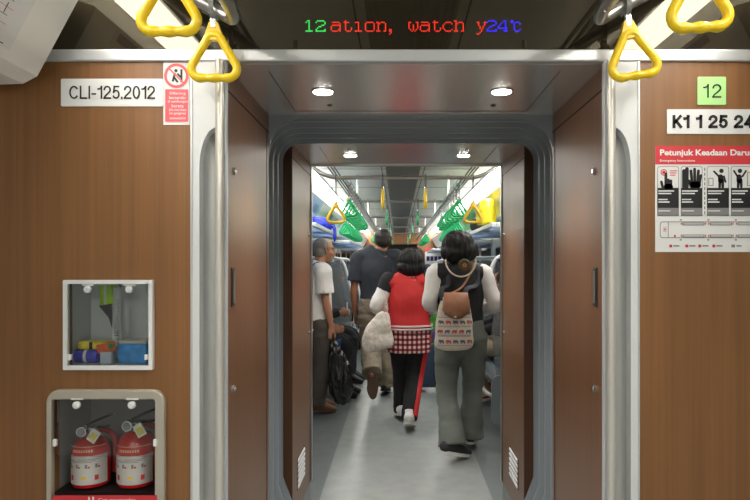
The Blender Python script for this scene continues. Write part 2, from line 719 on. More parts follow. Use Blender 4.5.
for s, side in ((-1, 'left'), (1, 'right')):
    w1, xin = lining(side, s, YW + 0.013, YV1, 'wall_gangway_near_' + side, PW, False)
    key_lock(w1, xin, s, 1.757, 1.632)
    key_lock(w1, xin, s, 1.757, 0.994)
    fp = obj('pull_handle', B(*sorted((xin, xin - s * 0.003)), 1.735, 1.765, 1.235, 1.35, bev=0.001), STEELDK, w1)
    obj('pull_grip', B(*sorted((xin - s * 0.003, xin - s * 0.008)), 1.744, 1.756, 1.245, 1.34, bev=0.002), STEEL, fp)
    w2, xin = lining(side, s, YV2, YE, 'wall_gangway_far_' + side, 0.535, True)
    obj('end_face', B(*sorted((s * 0.534, s * 0.70)), YV2 - 0.004, YV2 + 0.012, 0.05, ZC + 0.02), WOODDK, w2)
    obj('end_trim', B(*sorted((s * 0.527, s * 0.56)), YE - 0.022, YE + 0.012, 0.148, ZC, bev=0.003), STEEL, w2)
    obj('kick_plate', B(*sorted((s * 0.54, s * 0.56)), YV2 + 0.02, YE, 0, 0.148), FLOORG, w2)
    key_lock(w2, xin, s, YE - 0.10, 0.99)
    key_lock(w2, xin, s, YE - 0.10, 1.52)
    v = obj('vent_plate', B(*sorted((xin, xin - s * 0.002)), 2.90, 3.11, 0.265, 0.42), WOODDK, w2)
    for i in range(6):
        z = 0.272 + i * 0.025
        lv = obj('louvre', B(*sorted((xin - s * 0.002, xin - s * 0.008)), 2.905, 3.105, z, z + 0.015, bev=0.002), WHITEG, v)
    # bulkhead behind
    struct('wall_bulkhead_far_' + side, B(*sorted((s * 0.56, s * HW)), YE - 0.03, YE, 0, CZ), WOOD)
for y0, y1, nm in ((YW + 0.0201, YV1, 'ceiling_gangway_near'), (YV2, YE, 'ceiling_gangway_far')):
    c = struct(nm, B(-PW - 0.03, PW + 0.03, y0, y1, ZC, ZC + 0.03), CEILM)
    t = 0.0012
    for a in ((-0.42, -0.4175, y0 + 0.06, y1 - 0.06), (0.4175, 0.42, y0 + 0.06, y1 - 0.06), (-0.42, 0.42, y1 - 0.062, y1 - 0.0595)):
        obj('panel_seam', B(*a, ZC - t, ZC + 0.001), STEELDK, c)
    ys = 2.10 if y0 < 2 else 2.92
    for x in (-0.286, 0.286):
        sc = bmesh.new()
        lathe(sc, [(0.006, -0.003), (0.010, 0)], (x, ys, ZC), 14)
        obj('screw', sc, STEELDK, c)
struct('wall_above_far_opening', B(-0.60, 0.60, YE - 0.03, YE - 0.0, ZC + 0.03, CZ), WOOD)
struct('trim_2', B(-0.56, 0.56, YE - 0.02, YE + 0.01, ZC - 0.008, ZC + 0.03), STEEL)

# downlights
DLM = emit_mat('downlight_lens', (255, 250, 240), DOWN)
for k, (x, y, lab) in enumerate(((-0.288, 1.927, 'round downlight in the near gangway ceiling, above the left side'),
                                 (0.286, 1.927, 'round downlight in the near gangway ceiling, above the right side'),
                                 (-0.29, 3.06, 'round downlight in the farther gangway ceiling, left one of two'),
                                 (0.287, 3.06, 'round downlight in the farther gangway ceiling, right one of two'))):
    d = thing('downlight', lab, 'ceiling light', (x, y, ZC), 0, 'gangway downlights')
    bm = bmesh.new()
    lathe(bm, [(0.031, -0.004), (0.037, -0.003), (0.038, 0.0), (0.031, 0.0)], (x, y, ZC), 28)
    obj('rim', bm, CHROME, d, auto=40)
    bm = bmesh.new()
    lathe(bm, [(0.02, -0.006), (0.031, -0.0045), (0.031, -0.001)], (x, y, ZC), 28)
    obj('lens', bm, DLM, d)
    L = bpy.data.lights.new('downlight_lamp', 'SPOT')
    L.energy = 26.0
    L.spot_size = math.radians(100)
    L.spot_blend = 1.0
    L.shadow_soft_size = 0.03
    L.color = (1.0, 0.95, 0.88)
    lo = bpy.data.objects.new('downlight_lamp', L)
    COL.objects.link(lo)
    lo.location = (0, 0, -0.04)
    lo.parent = d

# ------------------------------------------------------------------ bellows
def bellow_profile(off, rad=0.165):
    h, zt, r = 0.580 + off, ZC + 0.002 + off * (.8 if off > 0 else .25), rad + off * 0.6
    pts = [(-h + 0.13 - off * 0.2, 0.03 - off * 0.3), (-h, 0.385)]
    for i in range(9):
        a = PI - i / 8 * PI / 2
        pts.append((-h + r + r * math.cos(a), zt - r + r * math.sin(a)))
    pts += [(-p[0], p[1]) for p in pts[::-1]]
    return pts


bm = bmesh.new()
rings = []
N = 5
for k in range(N * 8 + 1):
    t = k / (N * 8)
    y = YV1 + 0.004 + t * (YV2 - YV1 - 0.012)
    c = math.cos(2 * PI * N * t)
    off = 0.022 - 0.027 * (1 if c > 0 else -1) * abs(c) ** 0.6
    if k == 0:
        off = -0.046
    rings.append([bm.verts.new((p[0], y, p[1])) for p in bellow_profile(off, 0.165 - 0.075 * t)])
for a, b in zip(rings, rings[1:]):
    for i in range(len(a) - 1):
        bm.faces.new((a[i], a[i + 1], b[i + 1], b[i]))
struct('wall_bellows', bm, BELL, auto=70)
# mounting frame of the bellows
bm = bmesh.new()
pi_ = bellow_profile(-0.048)
po = bellow_profile(0.09)
for i in range(len(pi_) - 1):
    q = [pi_[i], pi_[i + 1], po[i + 1], po[i]]
    prism(bm, q, YV1 + 0.001, YV1 + 0.008)
struct('trim_bellows_frame', bm, BELL)
struct('wall_bellows_cover', B(-0.75, 0.75, YV1 + 0.03, YV2 - 0.03, ZC + 0.09, ZC + 0.1), BLACK)

# ------------------------------------------------------------------ carriage shell, built for a span of y
COVE = [(1.16, 1.838), (1.05, 1.842), (1.012, 1.862), (0.895, 2.08), (0.905, 2.088), (1.03, 2.12), (1.16, 2.12)]
LAMP_N = emit_mat('strip_diffuser_near', (255, 248, 234), STRIP_NEAR)
LAMP_F = emit_mat('strip_diffuser_far', (255, 252, 244), STRIP_FAR)
CEILW = mat('ceiling_sheet', (222, 222, 218), 0.35, 0.1)
GRILL = mat('ceiling_grille', (140, 138, 134), 0.5, 0.3)


def carriage(y0, y1, nm, lampmat, where):
    c = struct('ceiling_' + nm, B(-HW, HW, y0, y1, CZ, CZ + 0.05), CEILW)
    bm = B(-0.16, 0.16, y0, y1, CZ - 0.012, CZ - 0.001)
    obj('diffuser_panel', bm, GRILL, c)
    bm = bmesh.new()
    for i in range(14):
        x = -0.15 + i * 0.0231
        box(bm, x - 0.004, x + 0.004, y0, y1, CZ - 0.024, CZ - 0.011)
    obj('grille', bm, GRILL, c)
    bm = bmesh.new()
    for x in (-0.20, 0.20):
        box(bm, x - 0.003, x + 0.003, y0, y1, CZ - 0.002, CZ + 0.001)
    y = y0 + 0.9
    while y < y1:
        box(bm, -0.85, 0.85, y - 0.004, y + 0.004, CZ - 0.002, CZ + 0.001)
        y += 1.35
    obj('sheet_seam', bm, SEAM, c)
    bm = bmesh.new()
    for s in (-1, 1):
        for i in range(3):
            x = s * (0.63 + i * 0.03)
            box(bm, x - 0.007, x + 0.007, y0, y1, CZ - 0.003, CZ + 0.001)
    obj('slot_vent', bm, SEAM, c)
    for s, side in ((-1, 'left'), (1, 'right')):
        bm = bmesh.new()
        prism(bm, [(s * p[0], p[1]) for p in COVE], y0 + 0.02, y1 - 0.045)
        struct('trim_cove_%s_%s' % (nm, side), bm, CREAM)
        L = thing('ceiling_light', '%s light strip along the %s side of the %s carriage ceiling' % ('warm white' if nm == 'near' else 'cool white', side, where), 'ceiling light', (s * 0.912, y0, CZ))
        bm = bmesh.new()
        prism(bm, [(s * p[0], p[1]) for p in ((0.838, CZ - .002), (0.852, CZ - .032), (0.88, CZ - .042), (0.945, CZ - .042), (0.972, CZ - .032), (0.985, CZ - .002))], y0 + 0.05, y1 - 0.05)
        obj('diffuser', bm, lampmat, L)
        bm = bmesh.new()
        for x in (0.828, 0.985):
            box(bm, *sorted((s * x, s * (x + 0.01))), y0 + 0.05, y1 - 0.05, CZ - 0.016, CZ)
        obj('housing', bm, ALU, L)


carriage(YB, YW, 'near', LAMP_N, 'nearer')
carriage(YE, YEND, 'far', LAMP_F, 'farther')
WALLW = mat('side_wall', (206, 210, 212), 0.45)
DOORM = mat('door_leaf', (178, 184, 186), 0.35, 0.4)
# side walls: window bays and door bays of the far carriage
BAYS = [(5.65, 7.35), (8.85, 12.2), (13.7, 16.9)]
for s, side in ((-1, 'left'), (1, 'right')):
    bm = B(*sorted((s * HW, s * (HW + 0.05))), YE - 0.03, YEND, 0, CZ)
    struct('wall_side_' + side, bm, WALLW)
    struct('wall_side_near_' + side, B(*sorted((s * HW, s * (HW + 0.05))), YB, YW + 0.03, 0, CZ), WALLW)
    bm = bmesh.new()
    box(bm, *sorted((s * 1.16, s * HW)), YE, YEND, 1.84, 2.12)
    struct('trim_over_windows_' + side, bm, CREAM)
    bm = bmesh.new()
    box(bm, *sorted((s * 1.16, s * HW)), YB, YW - 0.03, 1.84, 2.12)
    struct('trim_over_windows_near_' + side, bm, CREAM)
    for bi, (a, b) in enumerate(BAYS):
        k = 0
        y = a + 0.12
        while y + 0.7 < b:
            y1 = min(y + 1.2, b - 0.12)
            wn = struct('window_%d' % (bi * 4 + k * 2 + (1 if s < 0 else 2)), B(*sorted((s * (HW - 0.004), s * HW)), y, y1, 0.95, 1.72), WINGL)
            bm = bmesh.new()
            ringprism(bm, rrect(y - 0.03, y1 + 0.03, 0.92, 1.75, 0.06), rrect(y, y1, 0.95, 1.72, 0.05), s * HW, s * (HW - 0.015), 'yz')
            obj('window_frame', bm, ALU, wn)
            y = y1 + 0.14
            k += 1
for di, (a, b) in enumerate(((3.95, 5.45), (7.5, 8.7), (12.35, 13.55))):
    for s, side in ((-1, 'left'), (1, 'right')):
        if di == 0 and s > 0:
            continue
        d = struct('door_%d' % (di * 2 + (1 if s < 0 else 2)), B(*sorted((s * (HW - 0.01), s * HW)), a, b, 0.02, 1.83), DOORM)
        m_ = (a + b) / 2
        for q0, q1 in ((a + 0.12, m_ - 0.1), (m_ + 0.1, b - 0.12)):
            bm = bmesh.new()
            prism(bm, rrect(q0, q1, 0.85, 1.6, 0.05), s * (HW - 0.01), s * (HW - 0.014), 'yz')
            obj('pane', bm, WINGL, d)
        obj('seal', B(*sorted((s * (HW - 0.016), s * (HW - 0.01))), m_ - 0.012, m_ + 0.012, 0.02, 1.83), BLACK, d)
# end walls
bm = bmesh.new()
gridwall(bm, -HW, HW, 0, CZ, [(-0.5, 0.5, -0.01, 1.92)], YEND, YEND + 0.03)
struct('wall_end', bm, WOOD)
struct('wall_beyond_end', B(-0.7, 0.7, YEND + 0.9, YEND + 0.95, 0, CZ), STEELDK)
struct('wall_rear', B(-HW, HW, YB - 0.05, YB, 0, CZ), mat('rear_wall', (216, 216, 212), .5))

# ------------------------------------------------------------------ dark glass display above the opening
ds = thing('led_display', 'dark glass strip display with red, green and blue dot letters above the opening', 'display', (0, YW - 0.002, ZB1))
obj('glass_panel', B(-HW + 0.15, HW - 0.15, YW - 0.004, YW + 0.008, ZB1, CZ - 0.02), SMOKED, ds)
GL = {
    'a': ['.......', '.#####.', '......#', '.######', '#.....#', '#.....#', '#....##', '.####.#'],
    't': ['..#....', '.####..', '..#....', '..#....', '..#....', '..#...#', '..#...#', '...###.'],
    'i': ['.......', '.###...', '...#...', '...#...', '...#...', '...#...', '...#...', '.#####.'],
    'o': ['.......', '.#####.', '#.....#', '#.....#', '#.....#', '#.....#', '#.....#', '.#####.'],
    'n': ['.......', '##.###.', '.##...#', '.#....#', '.#....#', '.#....#', '.#....#', '###..##'],
    ',': ['.......', '.......', '.......', '.......', '.......', '.......', '.##....', '.##....', '..#....', '.#.....'],
    'w': ['.......', '##...##', '#.....#', '#..#..#', '#..#..#', '#..#..#', '.#.#.#.', '..#.#..'],
    'c': ['.......', '..####.', '.#....#', '#......', '#......', '#......', '.#....#', '..####.'],
    'h': ['##.....', '.#.###.', '.##...#', '.#....#', '.#....#', '.#....#', '.#....#', '###..##'],
    'y': ['.......', '##...##', '.#...#.', '.#...#.', '..#.#..', '..#.#..', '...#...', '...#...', '..#....', '##.....'],
    '1': ['..##...', '.#.#...', '...#...', '...#...', '...#...', '...#...', '...#...', '.#####.'],
    '2': ['.#####.', '#.....#', '......#', '....##.', '..##...', '.#.....', '#.....#', '#######'],
    '4': ['....##.', '...#.#.', '..#..#.', '.#...#.', '#....#.', '#######', '.....#.', '....###'],
    'C': ['##.....', '##.###.', '..#...#', '..#....', '..#....', '..#....', '..#...#', '...###.'],
}


def dots(runs, name, m):
    bm = bmesh.new()
    for ch, x0 in runs:
        for r, row in enumerate(GL[ch]):
            for c, q in enumerate(row):
                if q == '#':
                    x, z = px(x0 + c * 1.45), pz(21.6 + r * 1.45)
                    e = 0.0015
                    box(bm, x - e, x + e, YW - 0.0055, YW - 0.0042, z - e, z + e)
    obj(name, bm, m, ds)


LR, LG, LB = emit_mat('led_red', (255, 60, 40), 0.85), emit_mat('led_green', (70, 255, 110), 0.8), emit_mat('led_blue', (60, 50, 255), 1.1)
dots([(c, 331.5 + 11.35 * i) for i, c in enumerate('ation,')] + [(c, 409 + 11.35 * i) for i, c in enumerate('watch')] + [('y', 477)], 'red_lettering', LR)
dots([('1', 305), ('2', 316.5)], 'green_lettering', LG)
dots([('2', 487), ('4', 498), ('C', 511)], 'blue_lettering', LB)

# ------------------------------------------------------------------ grab rails
RZ = 1.985
RX = 0.455


def rail(name, label, pts, r=0.0155, sub=6, studs=()):
    t = thing(name, label, 'rail', pts[0])
    obj('tube', T(pts, r, sub=sub, seg=14, side=(0, 0, 1)), STEEL, t, auto=50)
    for p in studs:
        obj('ceiling_bracket', T([p, (p[0], p[1], CZ)], 0.009, sub=1, seg=10), STEEL, t, auto=50)
    return t


for s, side in ((-1, 'left'), (1, 'right')):
    rail('grab_rail', 'bent steel grab rail at the %s end of the nearer carriage ceiling' % side,
         [(s * RX, YB + 0.1, RZ), (s * RX, -1.0, RZ), (s * RX, 1.2, RZ), (s * RX, 1.43, RZ), (s * (RX + 0.012), 1.525, RZ), (s * (RX + 0.06), 1.557, RZ + 0.032), (s * 0.56, 1.557, RZ + 0.056), (s * 0.65, 1.557, RZ + 0.105), (s * 0.76, 1.557, RZ + 0.19), (s * 0.80, 1.557, CZ)],
         0.017, studs=[(s * RX, 0.9, RZ), (s * RX, -1.5, RZ)])
FRZ, FY = 2.03, 4.65
for s, side in ((-1, 'left'), (1, 'right')):
    rail('grab_rail', 'long steel grab rail over the %s side of the far carriage' % side,
         [(s * RX, FY + 0.0165, FRZ), (s * RX, 8, FRZ), (s * RX, 12, FRZ), (s * RX, YEND - 0.3, FRZ)], studs=[(s * RX, y, FRZ) for y in (6.0, 8.2, 11.0, 14.0)])
CROSS = [4.65, 6.4, 8.6, 10.8, 13.0]
for i, y in enumerate(CROSS):
    if i == 0:
        pts = [(-0.80, y, CZ), (-0.76, y, FRZ + 0.13), (-0.66, y, FRZ + 0.045), (-0.54, y, FRZ), (-0.40, y, FRZ), (0, y, FRZ), (0.40, y, FRZ), (0.54, y, FRZ), (0.66, y, FRZ + 0.045), (0.76, y, FRZ + 0.13), (0.80, y, CZ)]
        lab = 'steel crossbar with curved ends just inside the far carriage'
    else:
        e = RX - 0.0165
        pts = [(-e, y, FRZ), (0, y, FRZ), (e, y, FRZ)]
        lab = '%s steel crossbar under the far carriage ceiling, counted from the curved one' % ORD[i].replace('nearest', 'first')
    rail('crossbar', lab, pts, studs=())

# ------------------------------------------------------------------ strap handles
def handle_proto(name, m, w=0.178, h=0.158):
    """origin at the middle of the handle's bottom edge; plane xz; returns dict of bmeshes"""
    bm = bmesh.new()
    r = 0.0115
    hw, top = w / 2 - r, h - r - 0.004
    corners = [(-hw, r), (hw, r), (0.0, top)]
    rad = [0.024, 0.024, 0.020]
    path = []
    for i in range(3):
        p = V((*corners[i], 0))
        a = (V((*corners[i - 1], 0)) - p).normalized()
        b = (V((*corners[(i + 1) % 3], 0)) - p).normalized()
        ang = a.angle(b)
        L = rad[i] / math.tan(ang / 2)
        c = p + (a + b).normalized() * rad[i] / math.sin(ang / 2)
        s0, s1 = p + a * L, p + b * L
        v0, v1 = s0 - c, s1 - c
        A = v0.angle(v1)
        for k in range(7):
            t = k / 6
            q = c + (v0 * math.sin((1 - t) * A) + v1 * math.sin(t * A)) / math.sin(A)
            path.append((q.x, 0, q.y))
    full_ = []
    n = len(path)
    for i in range(n):
        p, q = V(path[i]), V(path[(i + 1) % n])
        full_.append(p)
        L = (q - p).length
        if L > 0.02:
            m_ = int(L / 0.0055)
            for k in range(1, m_):
                full_.append(p.lerp(q, k / m_))
    rads = []
    for p in full_:
        rr = r
        if p.z < r + 0.004 and abs(p.x) < hw * 0.72:       # finger waves on the grip
            rr = r * (1.0 + 0.13 * math.cos(p.x / hw * PI * 4.2))
        if p.z > top - 0.03:
            rr = r * 1.08
        rads.append((rr, rr * 0.95))
    tube(bm, full_, rads, side=(0, 1, 0), seg=14, sub=1, closed=True)
    tri = [(-0.029, top - 0.040), (-0.018, top - 0.034), (0.018, top - 0.034), (0.029, top - 0.040), (0.011, top + 0.0115), (-0.011, top + 0.0115)]
    prism(bm, tri, -0.0085, 0.0085)
    return bm


def handle(name, x, y, zb, ztop, m, label, group, yaw=0.0, roll=0.0, scale=1.0, sleeve=None, cross=False, proto={}):
    key = (cross, m.name, round(ztop - zb, 3), round(scale, 2), sleeve.name if sleeve else '')
    if key in proto:
        o = copy_tree(proto[key])
        o.location = (x, y, ztop)
        o.rotation_euler = (0, roll, yaw)
        tag(o, label, 'strap handle', group)
        return o
    t = thing(name, label, 'strap handle', (x, y, ztop), 0, group)
    bm = handle_proto(name, m)
    bmesh.ops.scale(bm, vec=(scale, scale, scale), verts=bm.verts[:])
    dz = -(ztop - zb)
    bmesh.ops.translate(bm, vec=(0, 0, dz), verts=bm.verts[:])
    obj('handle', bm, m, t, local=True, auto=50)
    hz = dz + 0.144 * scale
    obj('clamp', B(-0.0085, 0.0085, -0.009, 0.009, hz - 0.006, min(hz + 0.030, -0.024), bev=0.003), CHROME, t, local=True)
    if -hz > 0.03:
        bm = bmesh.new()
        for q in (-0.0048, 0.0048):
            box(bm, q - 0.0022, q + 0.0022, -0.010, 0.010, hz + 0.025, -0.0215)
        obj('strap', bm, STRAP, t, local=True)
    bm = bmesh.new()
    ro_ = 0.030 if cross else 0.0245
    ringprism(bm, circ(0, 0, ro_, 20), circ(0, 0, ro_ - 0.004, 20), -0.006, 0.006)
    if cross:
        bmesh.ops.rotate(bm, matrix=Matrix.Rotation(PI / 2, 3, 'Z'), verts=bm.verts[:])
    obj('loop', bm, STRAP, t, local=True, auto=40)
    if sleeve:
        bm = B(-0.030, 0.030, -0.004, 0.004, hz + 0.02, -0.030, bev=0.003)
        obj('sleeve', bm, sleeve, t, local=True)
    t.rotation_euler = (0, roll, yaw)
    proto[key] = t
    return t


GN = 'yellow strap handles in the nearer carriage'
handle('strap_handle', P(169, 0, 1.275).x, 1.275, P(0, 37, 1.275).z, RZ, YEL, 'large yellow strap handle cut by the top edge, upper left by the light strip', GN)
handle('strap_handle', P(214.5, 0, 1.56).x, 1.557, P(0, 82.5, 1.557).z, RZ + 0.037, YEL, 'whole yellow strap handle hanging over the left post of the opening', GN, cross=True)
handle('strap_handle', P(624.5, 0, 1.56).x, 1.557, P(0, 81, 1.557).z, RZ + 0.046, YEL, 'tilted yellow strap handle hanging over the right post of the opening', GN, roll=math.radians(-9), cross=True)
handle('strap_handle', P(697, 0, 1.245).x, 1.245, P(0, 33, 1.245).z, RZ, YEL, 'large yellow strap handle cut by the top edge, upper right above the number sticker', GN, roll=math.radians(-3))

GF = 'yellow strap handles on the far crossbar'
for s, side, pxx in ((-1, 'left', 336), (1, 'right', 473)):
    x = P(pxx, 0, FY).x
    handle('strap_handle', x, FY, P(0, 224, FY).z, FRZ - 0.003, YELW, 'worn yellow strap handle near the %s bend of the far crossbar' % side, GF, scale=1.1, cross=True)
    handle('strap_handle', s * 0.165, FY, P(0, 209, FY).z, FRZ, YEL, 'yellow strap handle seen edge on, %s of the two in mid-crossbar' % side, GF, yaw=PI / 2)
for i, y in enumerate(CROSS[1:]):
    for s, side in ((-1, 'left'), (1, 'right')):
        handle('strap_handle', s * 0.165, y, FRZ - 0.26, FRZ, GRN, 'green strap handle seen edge on, %s one on the %s crossbar' % (side, ORD[i + 1]), 'green strap handles on the crossbars', yaw=PI / 2)
GSL = mat('green_ad_sleeve', (20, 152, 88), 0.4, var=0.0)
for s, side in ((-1, 'left'), (1, 'right')):
    for i in range(9):
        handle('strap_handle', s * RX, 4.95 + i * 0.25, FRZ - 0.285, FRZ, GRN, '%s green strap handle of the near row on the %s rail' % (ORD[i], side), 'green strap handles, near row', yaw=random.uniform(-.12, .12), roll=random.uniform(-.05, .05))
# second rails over the door bay and their sleeved handles
for s, side in ((-1, 'left'), (1, 'right')):
    rail('grab_rail', 'outer steel grab rail over the %s door bay of the far carriage' % side, [(s * 0.70, 7.3, FRZ), (s * 0.70, 10.2, FRZ)], sub=1, studs=[(s * 0.70, 7.4, FRZ), (s * 0.70, 10.1, FRZ)])
    for i in range(10):
        handle('strap_handle', s * 0.70, 7.45 + i * 0.26, FRZ - 0.31, FRZ, GRN, '%s green strap handle with ad sleeve of the outer row, %s side' % (ORD[i], side), 'green strap handles with ad sleeves', yaw=random.uniform(-.3, .3), scale=1.12, sleeve=GSL)
    for i in range(8):
        handle('strap_handle', s * RX, 10.6 + i * 0.3, FRZ - 0.285, FRZ, GRN, '%s green strap handle of the distant row on the %s rail' % (ORD[i], side), 'green strap handles, distant row', yaw=random.uniform(-.12, .12))

# ------------------------------------------------------------------ signs and stickers on the near bulkhead
def arc_(cx, cz, rx, rz, a0, a1, n=16):
    return [(cx + rx * math.cos(math.radians(a0 + (a1 - a0) * i / n)), cz + rz * math.sin(math.radians(a0 + (a1 - a0) * i / n))) for i in range(n + 1)]


GLYPH = {
    'C': (.66, [arc_(.34, .5, .34, .5, 42, 318, 24)]),
    'L': (.50, [[(0, 1), (0, 0)], [(-.0, 0), (.50, 0)]]),
    'I': (.0, [[(0, 1), (0, 0)]]),
    '-': (.26, [[(0, .36), (.26, .36)]]),
    '1': (.28, [[(.28, 1), (.28, 0)], [(.28, .98), (.22, .86), (.12, .80), (.0, .78)]]),
    '2': (.50, [arc_(.25, .73, .25, .27, 175, -35, 14) + [(.28, .38), (.06, .16), (.0, .0)], [(-.02, 0), (.50, 0)]]),
    '5': (.50, [[(.10, 1), (.47, 1)], [(.11, 1), (.05, .50)], [(.05, .52)] + arc_(.25, .33, .25, .33, 125, -150, 16)]),
    '0': (.50, [arc_(.25, .5, .25, .5, 0, 360, 28)]),
    '.': (.0, [[(0, -.03), (0, .06)]]),
    '4': (.54, [[(.38, 1), (.0, .27)], [(-.02, .26), (.54, .26)], [(.38, 1), (.38, 0)]]),
    'K': (.54, [[(0, 1), (0, 0)], [(.50, 1), (.03, .36)], [(.18, .55), (.54, 0)]]),
}


def stroke_text(body, x0, x1, z0, z1, y, sw=.11, gap=.16, th=0.0008):
    """upright sans lettering drawn with strokes of one width (sw in letter heights)"""
    strokes, x = [], 0.0
    for ch in body:
        if ch == ' ':
            x += .42
            continue
        w_, st = GLYPH[ch]
        for p in st:
            strokes.append([(x + a, b) for a, b in p])
        x += w_ + gap + sw
    xs = [a for p in strokes for a, b in p]
    ax, bx = min(xs), max(xs)
    H_ = (z1 - z0)
    hw = sw * H_ / 2
    bm = bmesh.new()
    for p in strokes:
        q = [V((x0 + hw + (a - ax) / (bx - ax) * (x1 - x0 - 2 * hw), z0 + hw + b * (H_ - 2 * hw))) for a, b in p]
        n = len(q)
        lft, rgt = [], []
        for i in range(n):
            d = (q[min(n - 1, i + 1)] - q[max(0, i - 1)]).normalized()
            e = V((0, 0))
            if i == 0:
                e = -d * hw * .98
            if i == n - 1:
                e = d * hw * .98
            if (q[0] - q[-1]).length < 1e-5:
                e = V((0, 0))
                d = (q[1] - q[-2]).normalized() if i in (0, n - 1) else d
            nn = V((-d.y, d.x)) * hw
            lft.append(q[i] + e + nn)
            rgt.append(q[i] + e - nn)
        for i in range(n - 1):
            prism(bm, [tuple(rgt[i]), tuple(rgt[i + 1]), tuple(lft[i + 1]), tuple(lft[i])], y, y - th)
    return bm

def plate(name, label, cat, x0, x1, y0, y1, m, r=0.004, t=0.003):
    X0, X1, Z0, Z1 = px(x0), px(x1), pz(y1), pz(y0)
    o = thing(name, label, cat, ((X0 + X1) / 2, YW, Z0))
    bm = bmesh.new()
    prism(bm, rrect(X0, X1, Z0, Z1, r), YW - t, YW)
    obj('plate', bm, m, o)
    return o, YW - t - 0.0006


def txt(parent, name, body, x0, x1, y0, y1, y, m, bold=0.0):
    bm = text_bm(body, px(x0), px(x1), pz(y1), pz(y0), y, bold)
    return obj(name, bm, m, parent, recalc=False)


o, y = plate('number_plate', 'white carriage plate reading CLI-125.2012 on the left wood wall', 'sign', 61.5, 163.5, 79, 106.5, PAPER)
obj('lettering', stroke_text('CLI-125.2012', px(70), px(155.5), pz(99.3), pz(86.2), y, .12, .13), INK, o)
LGRN = mat('sticker_green', (178, 232, 150), 0.5)
o, y = plate('number_sticker', 'light green square sticker reading 12 on the right wood wall', 'sign', 697, 725.5, 77, 105, LGRN, 0.003)
obj('lettering', stroke_text('12', px(702.5), px(720.5), pz(98), pz(84.5), y, .105, .24), INK, o)
o, y = plate('code_plate', 'white plate reading K1 1 25 24 between green sticker and red poster', 'sign', 666.5, 762, 109.5, 134, PAPER, 0.002)
obj('lettering', stroke_text('K1 1 25 24', px(672), px(753), pz(128.5), pz(115.3), y, .21, .10), INK, o)
# prohibition sticker
o, y = plate('warning_sticker', 'white and pink no-leaning sticker beside the carriage plate', 'sticker', 163.5, 189.8, 62.8, 125, PAPER, 0.001, 0.0015)
bm = bmesh.new()
cx, cz = px(176.6), pz(76)
R0, R1 = 12.3 * 0.00275, 9.6 * 0.00275
ringprism(bm, circ(cx, cz, R0, 36), circ(cx, cz, R1, 36), y, y - 0.0004)
obj('ban_ring', bm, PINK, o)
bm = bmesh.new()
c45 = 0.7071
for p in [[(-R1 * c45 - .003, R1 * c45), (-R1 * c45, R1 * c45 + .003), (R1 * c45 + .003, -R1 * c45), (R1 * c45, -R1 * c45 - .003)]]:
    prism(bm, [(cx + a, cz + b) for a, b in p], y - 0.0003, y - 0.0008)
obj('ban_bar', bm, PINK, o)
bm = bmesh.new()
prism(bm, circ(cx - 0.001, cz + 0.014, 0.0045, 14), y, y - 0.0002)
for a, b, c, d in ((-.004, .008, -.010, -.016), (.003, .006, .012, -.004), (-.006, -.004, .004, -.018), (.014, .018, .014, -.018)):
    dx, dz_ = c - a, d - b
    L = math.hypot(dx, dz_)
    nx, nz_ = -dz_ / L * .0028, dx / L * .0028
    prism(bm, [(cx + a + nx, cz + b + nz_), (cx + c + nx, cz + d + nz_), (cx + c - nx, cz + d - nz_), (cx + a - nx, cz + b - nz_)], y, y - 0.0002)
obj('figure', bm, INK, o)
bm = bmesh.new()
prism(bm, rrect(px(165.5), px(188.4), pz(122), pz(89.5), 0.002), y, y - 0.0003)
rp = obj('red_field', bm, PINK, o)
bm = bmesh.new()
for i, (s_, a, b, h) in enumerate((('Dilarang', 170, 186, 3.3), ('bersandar', 169.5, 186.5, 3.0), ('di sambungan', 168, 188, 3.0), ('kereta', 172, 184, 3.0), ('Do not lean', 169.5, 186.5, 2.4), ('on gangway', 169.5, 186.5, 2.4), ('connection', 170, 186, 2.4))):
    t0 = 92.2 + i * 4.15
    merge(bm, text_bm(s_, px(a), px(b), pz(t0 + h), pz(t0), y - 0.0007, 0.01))
obj('lettering', bm, PAPER, rp, recalc=False)

# emergency poster
o, y = plate('emergency_poster', 'large red-headed emergency instructions poster on the right wood wall', 'poster', 655, 775, 146, 252, PAPER, 0.001, 0.0015)
bm = bmesh.new()
prism(bm, [(px(655), pz(164.5)), (px(775), pz(164.5)), (px(775), pz(146)), (px(655), pz(146))], y, y - 0.0003)
hd = obj('header', bm, INKR, o)
bm = text_bm('Petunjuk Keadaan Darurat', px(659.5), px(760), pz(157.6), pz(149.6), y - 0.0007, 0.03)
merge(bm, text_bm('Emergency Instructions', px(659.5), px(694.5), pz(162.5), pz(159.6), y - 0.0007, 0.012))
obj('lettering', bm, PAPER, hd, recalc=False)
blk, gry, ink, ink2, ink3, ink4, lines, redb = [bmesh.new() for _ in range(8)]
rp_ = [(a, b) for a, b in ((657, 678.5), (680.5, 702), (706.5, 728.5), (730.5, 752))]


def rq(bm, x0, x1, y0, y1, off=0.0003):
    prism(bm, [(px(x0), pz(y1)), (px(x1), pz(y1)), (px(x1), pz(y0)), (px(x0), pz(y0))], y, y - off)


def cap2(bm, x0, y0, x1, y1, r, off=0.0004):
    a, b = V((px(x0), pz(y0))), V((px(x1), pz(y1)))
    d = (b - a)
    ang = math.atan2(d.y, d.x)
    rr = r * 0.00275
    pts = [(b.x + rr * math.cos(ang - PI / 2 + PI * i / 6), b.y + rr * math.sin(ang - PI / 2 + PI * i / 6)) for i in range(7)]
    pts += [(a.x + rr * math.cos(ang + PI / 2 + PI * i / 6), a.y + rr * math.sin(ang + PI / 2 + PI * i / 6)) for i in range(7)]
    prism(bm, pts, y, y - off)


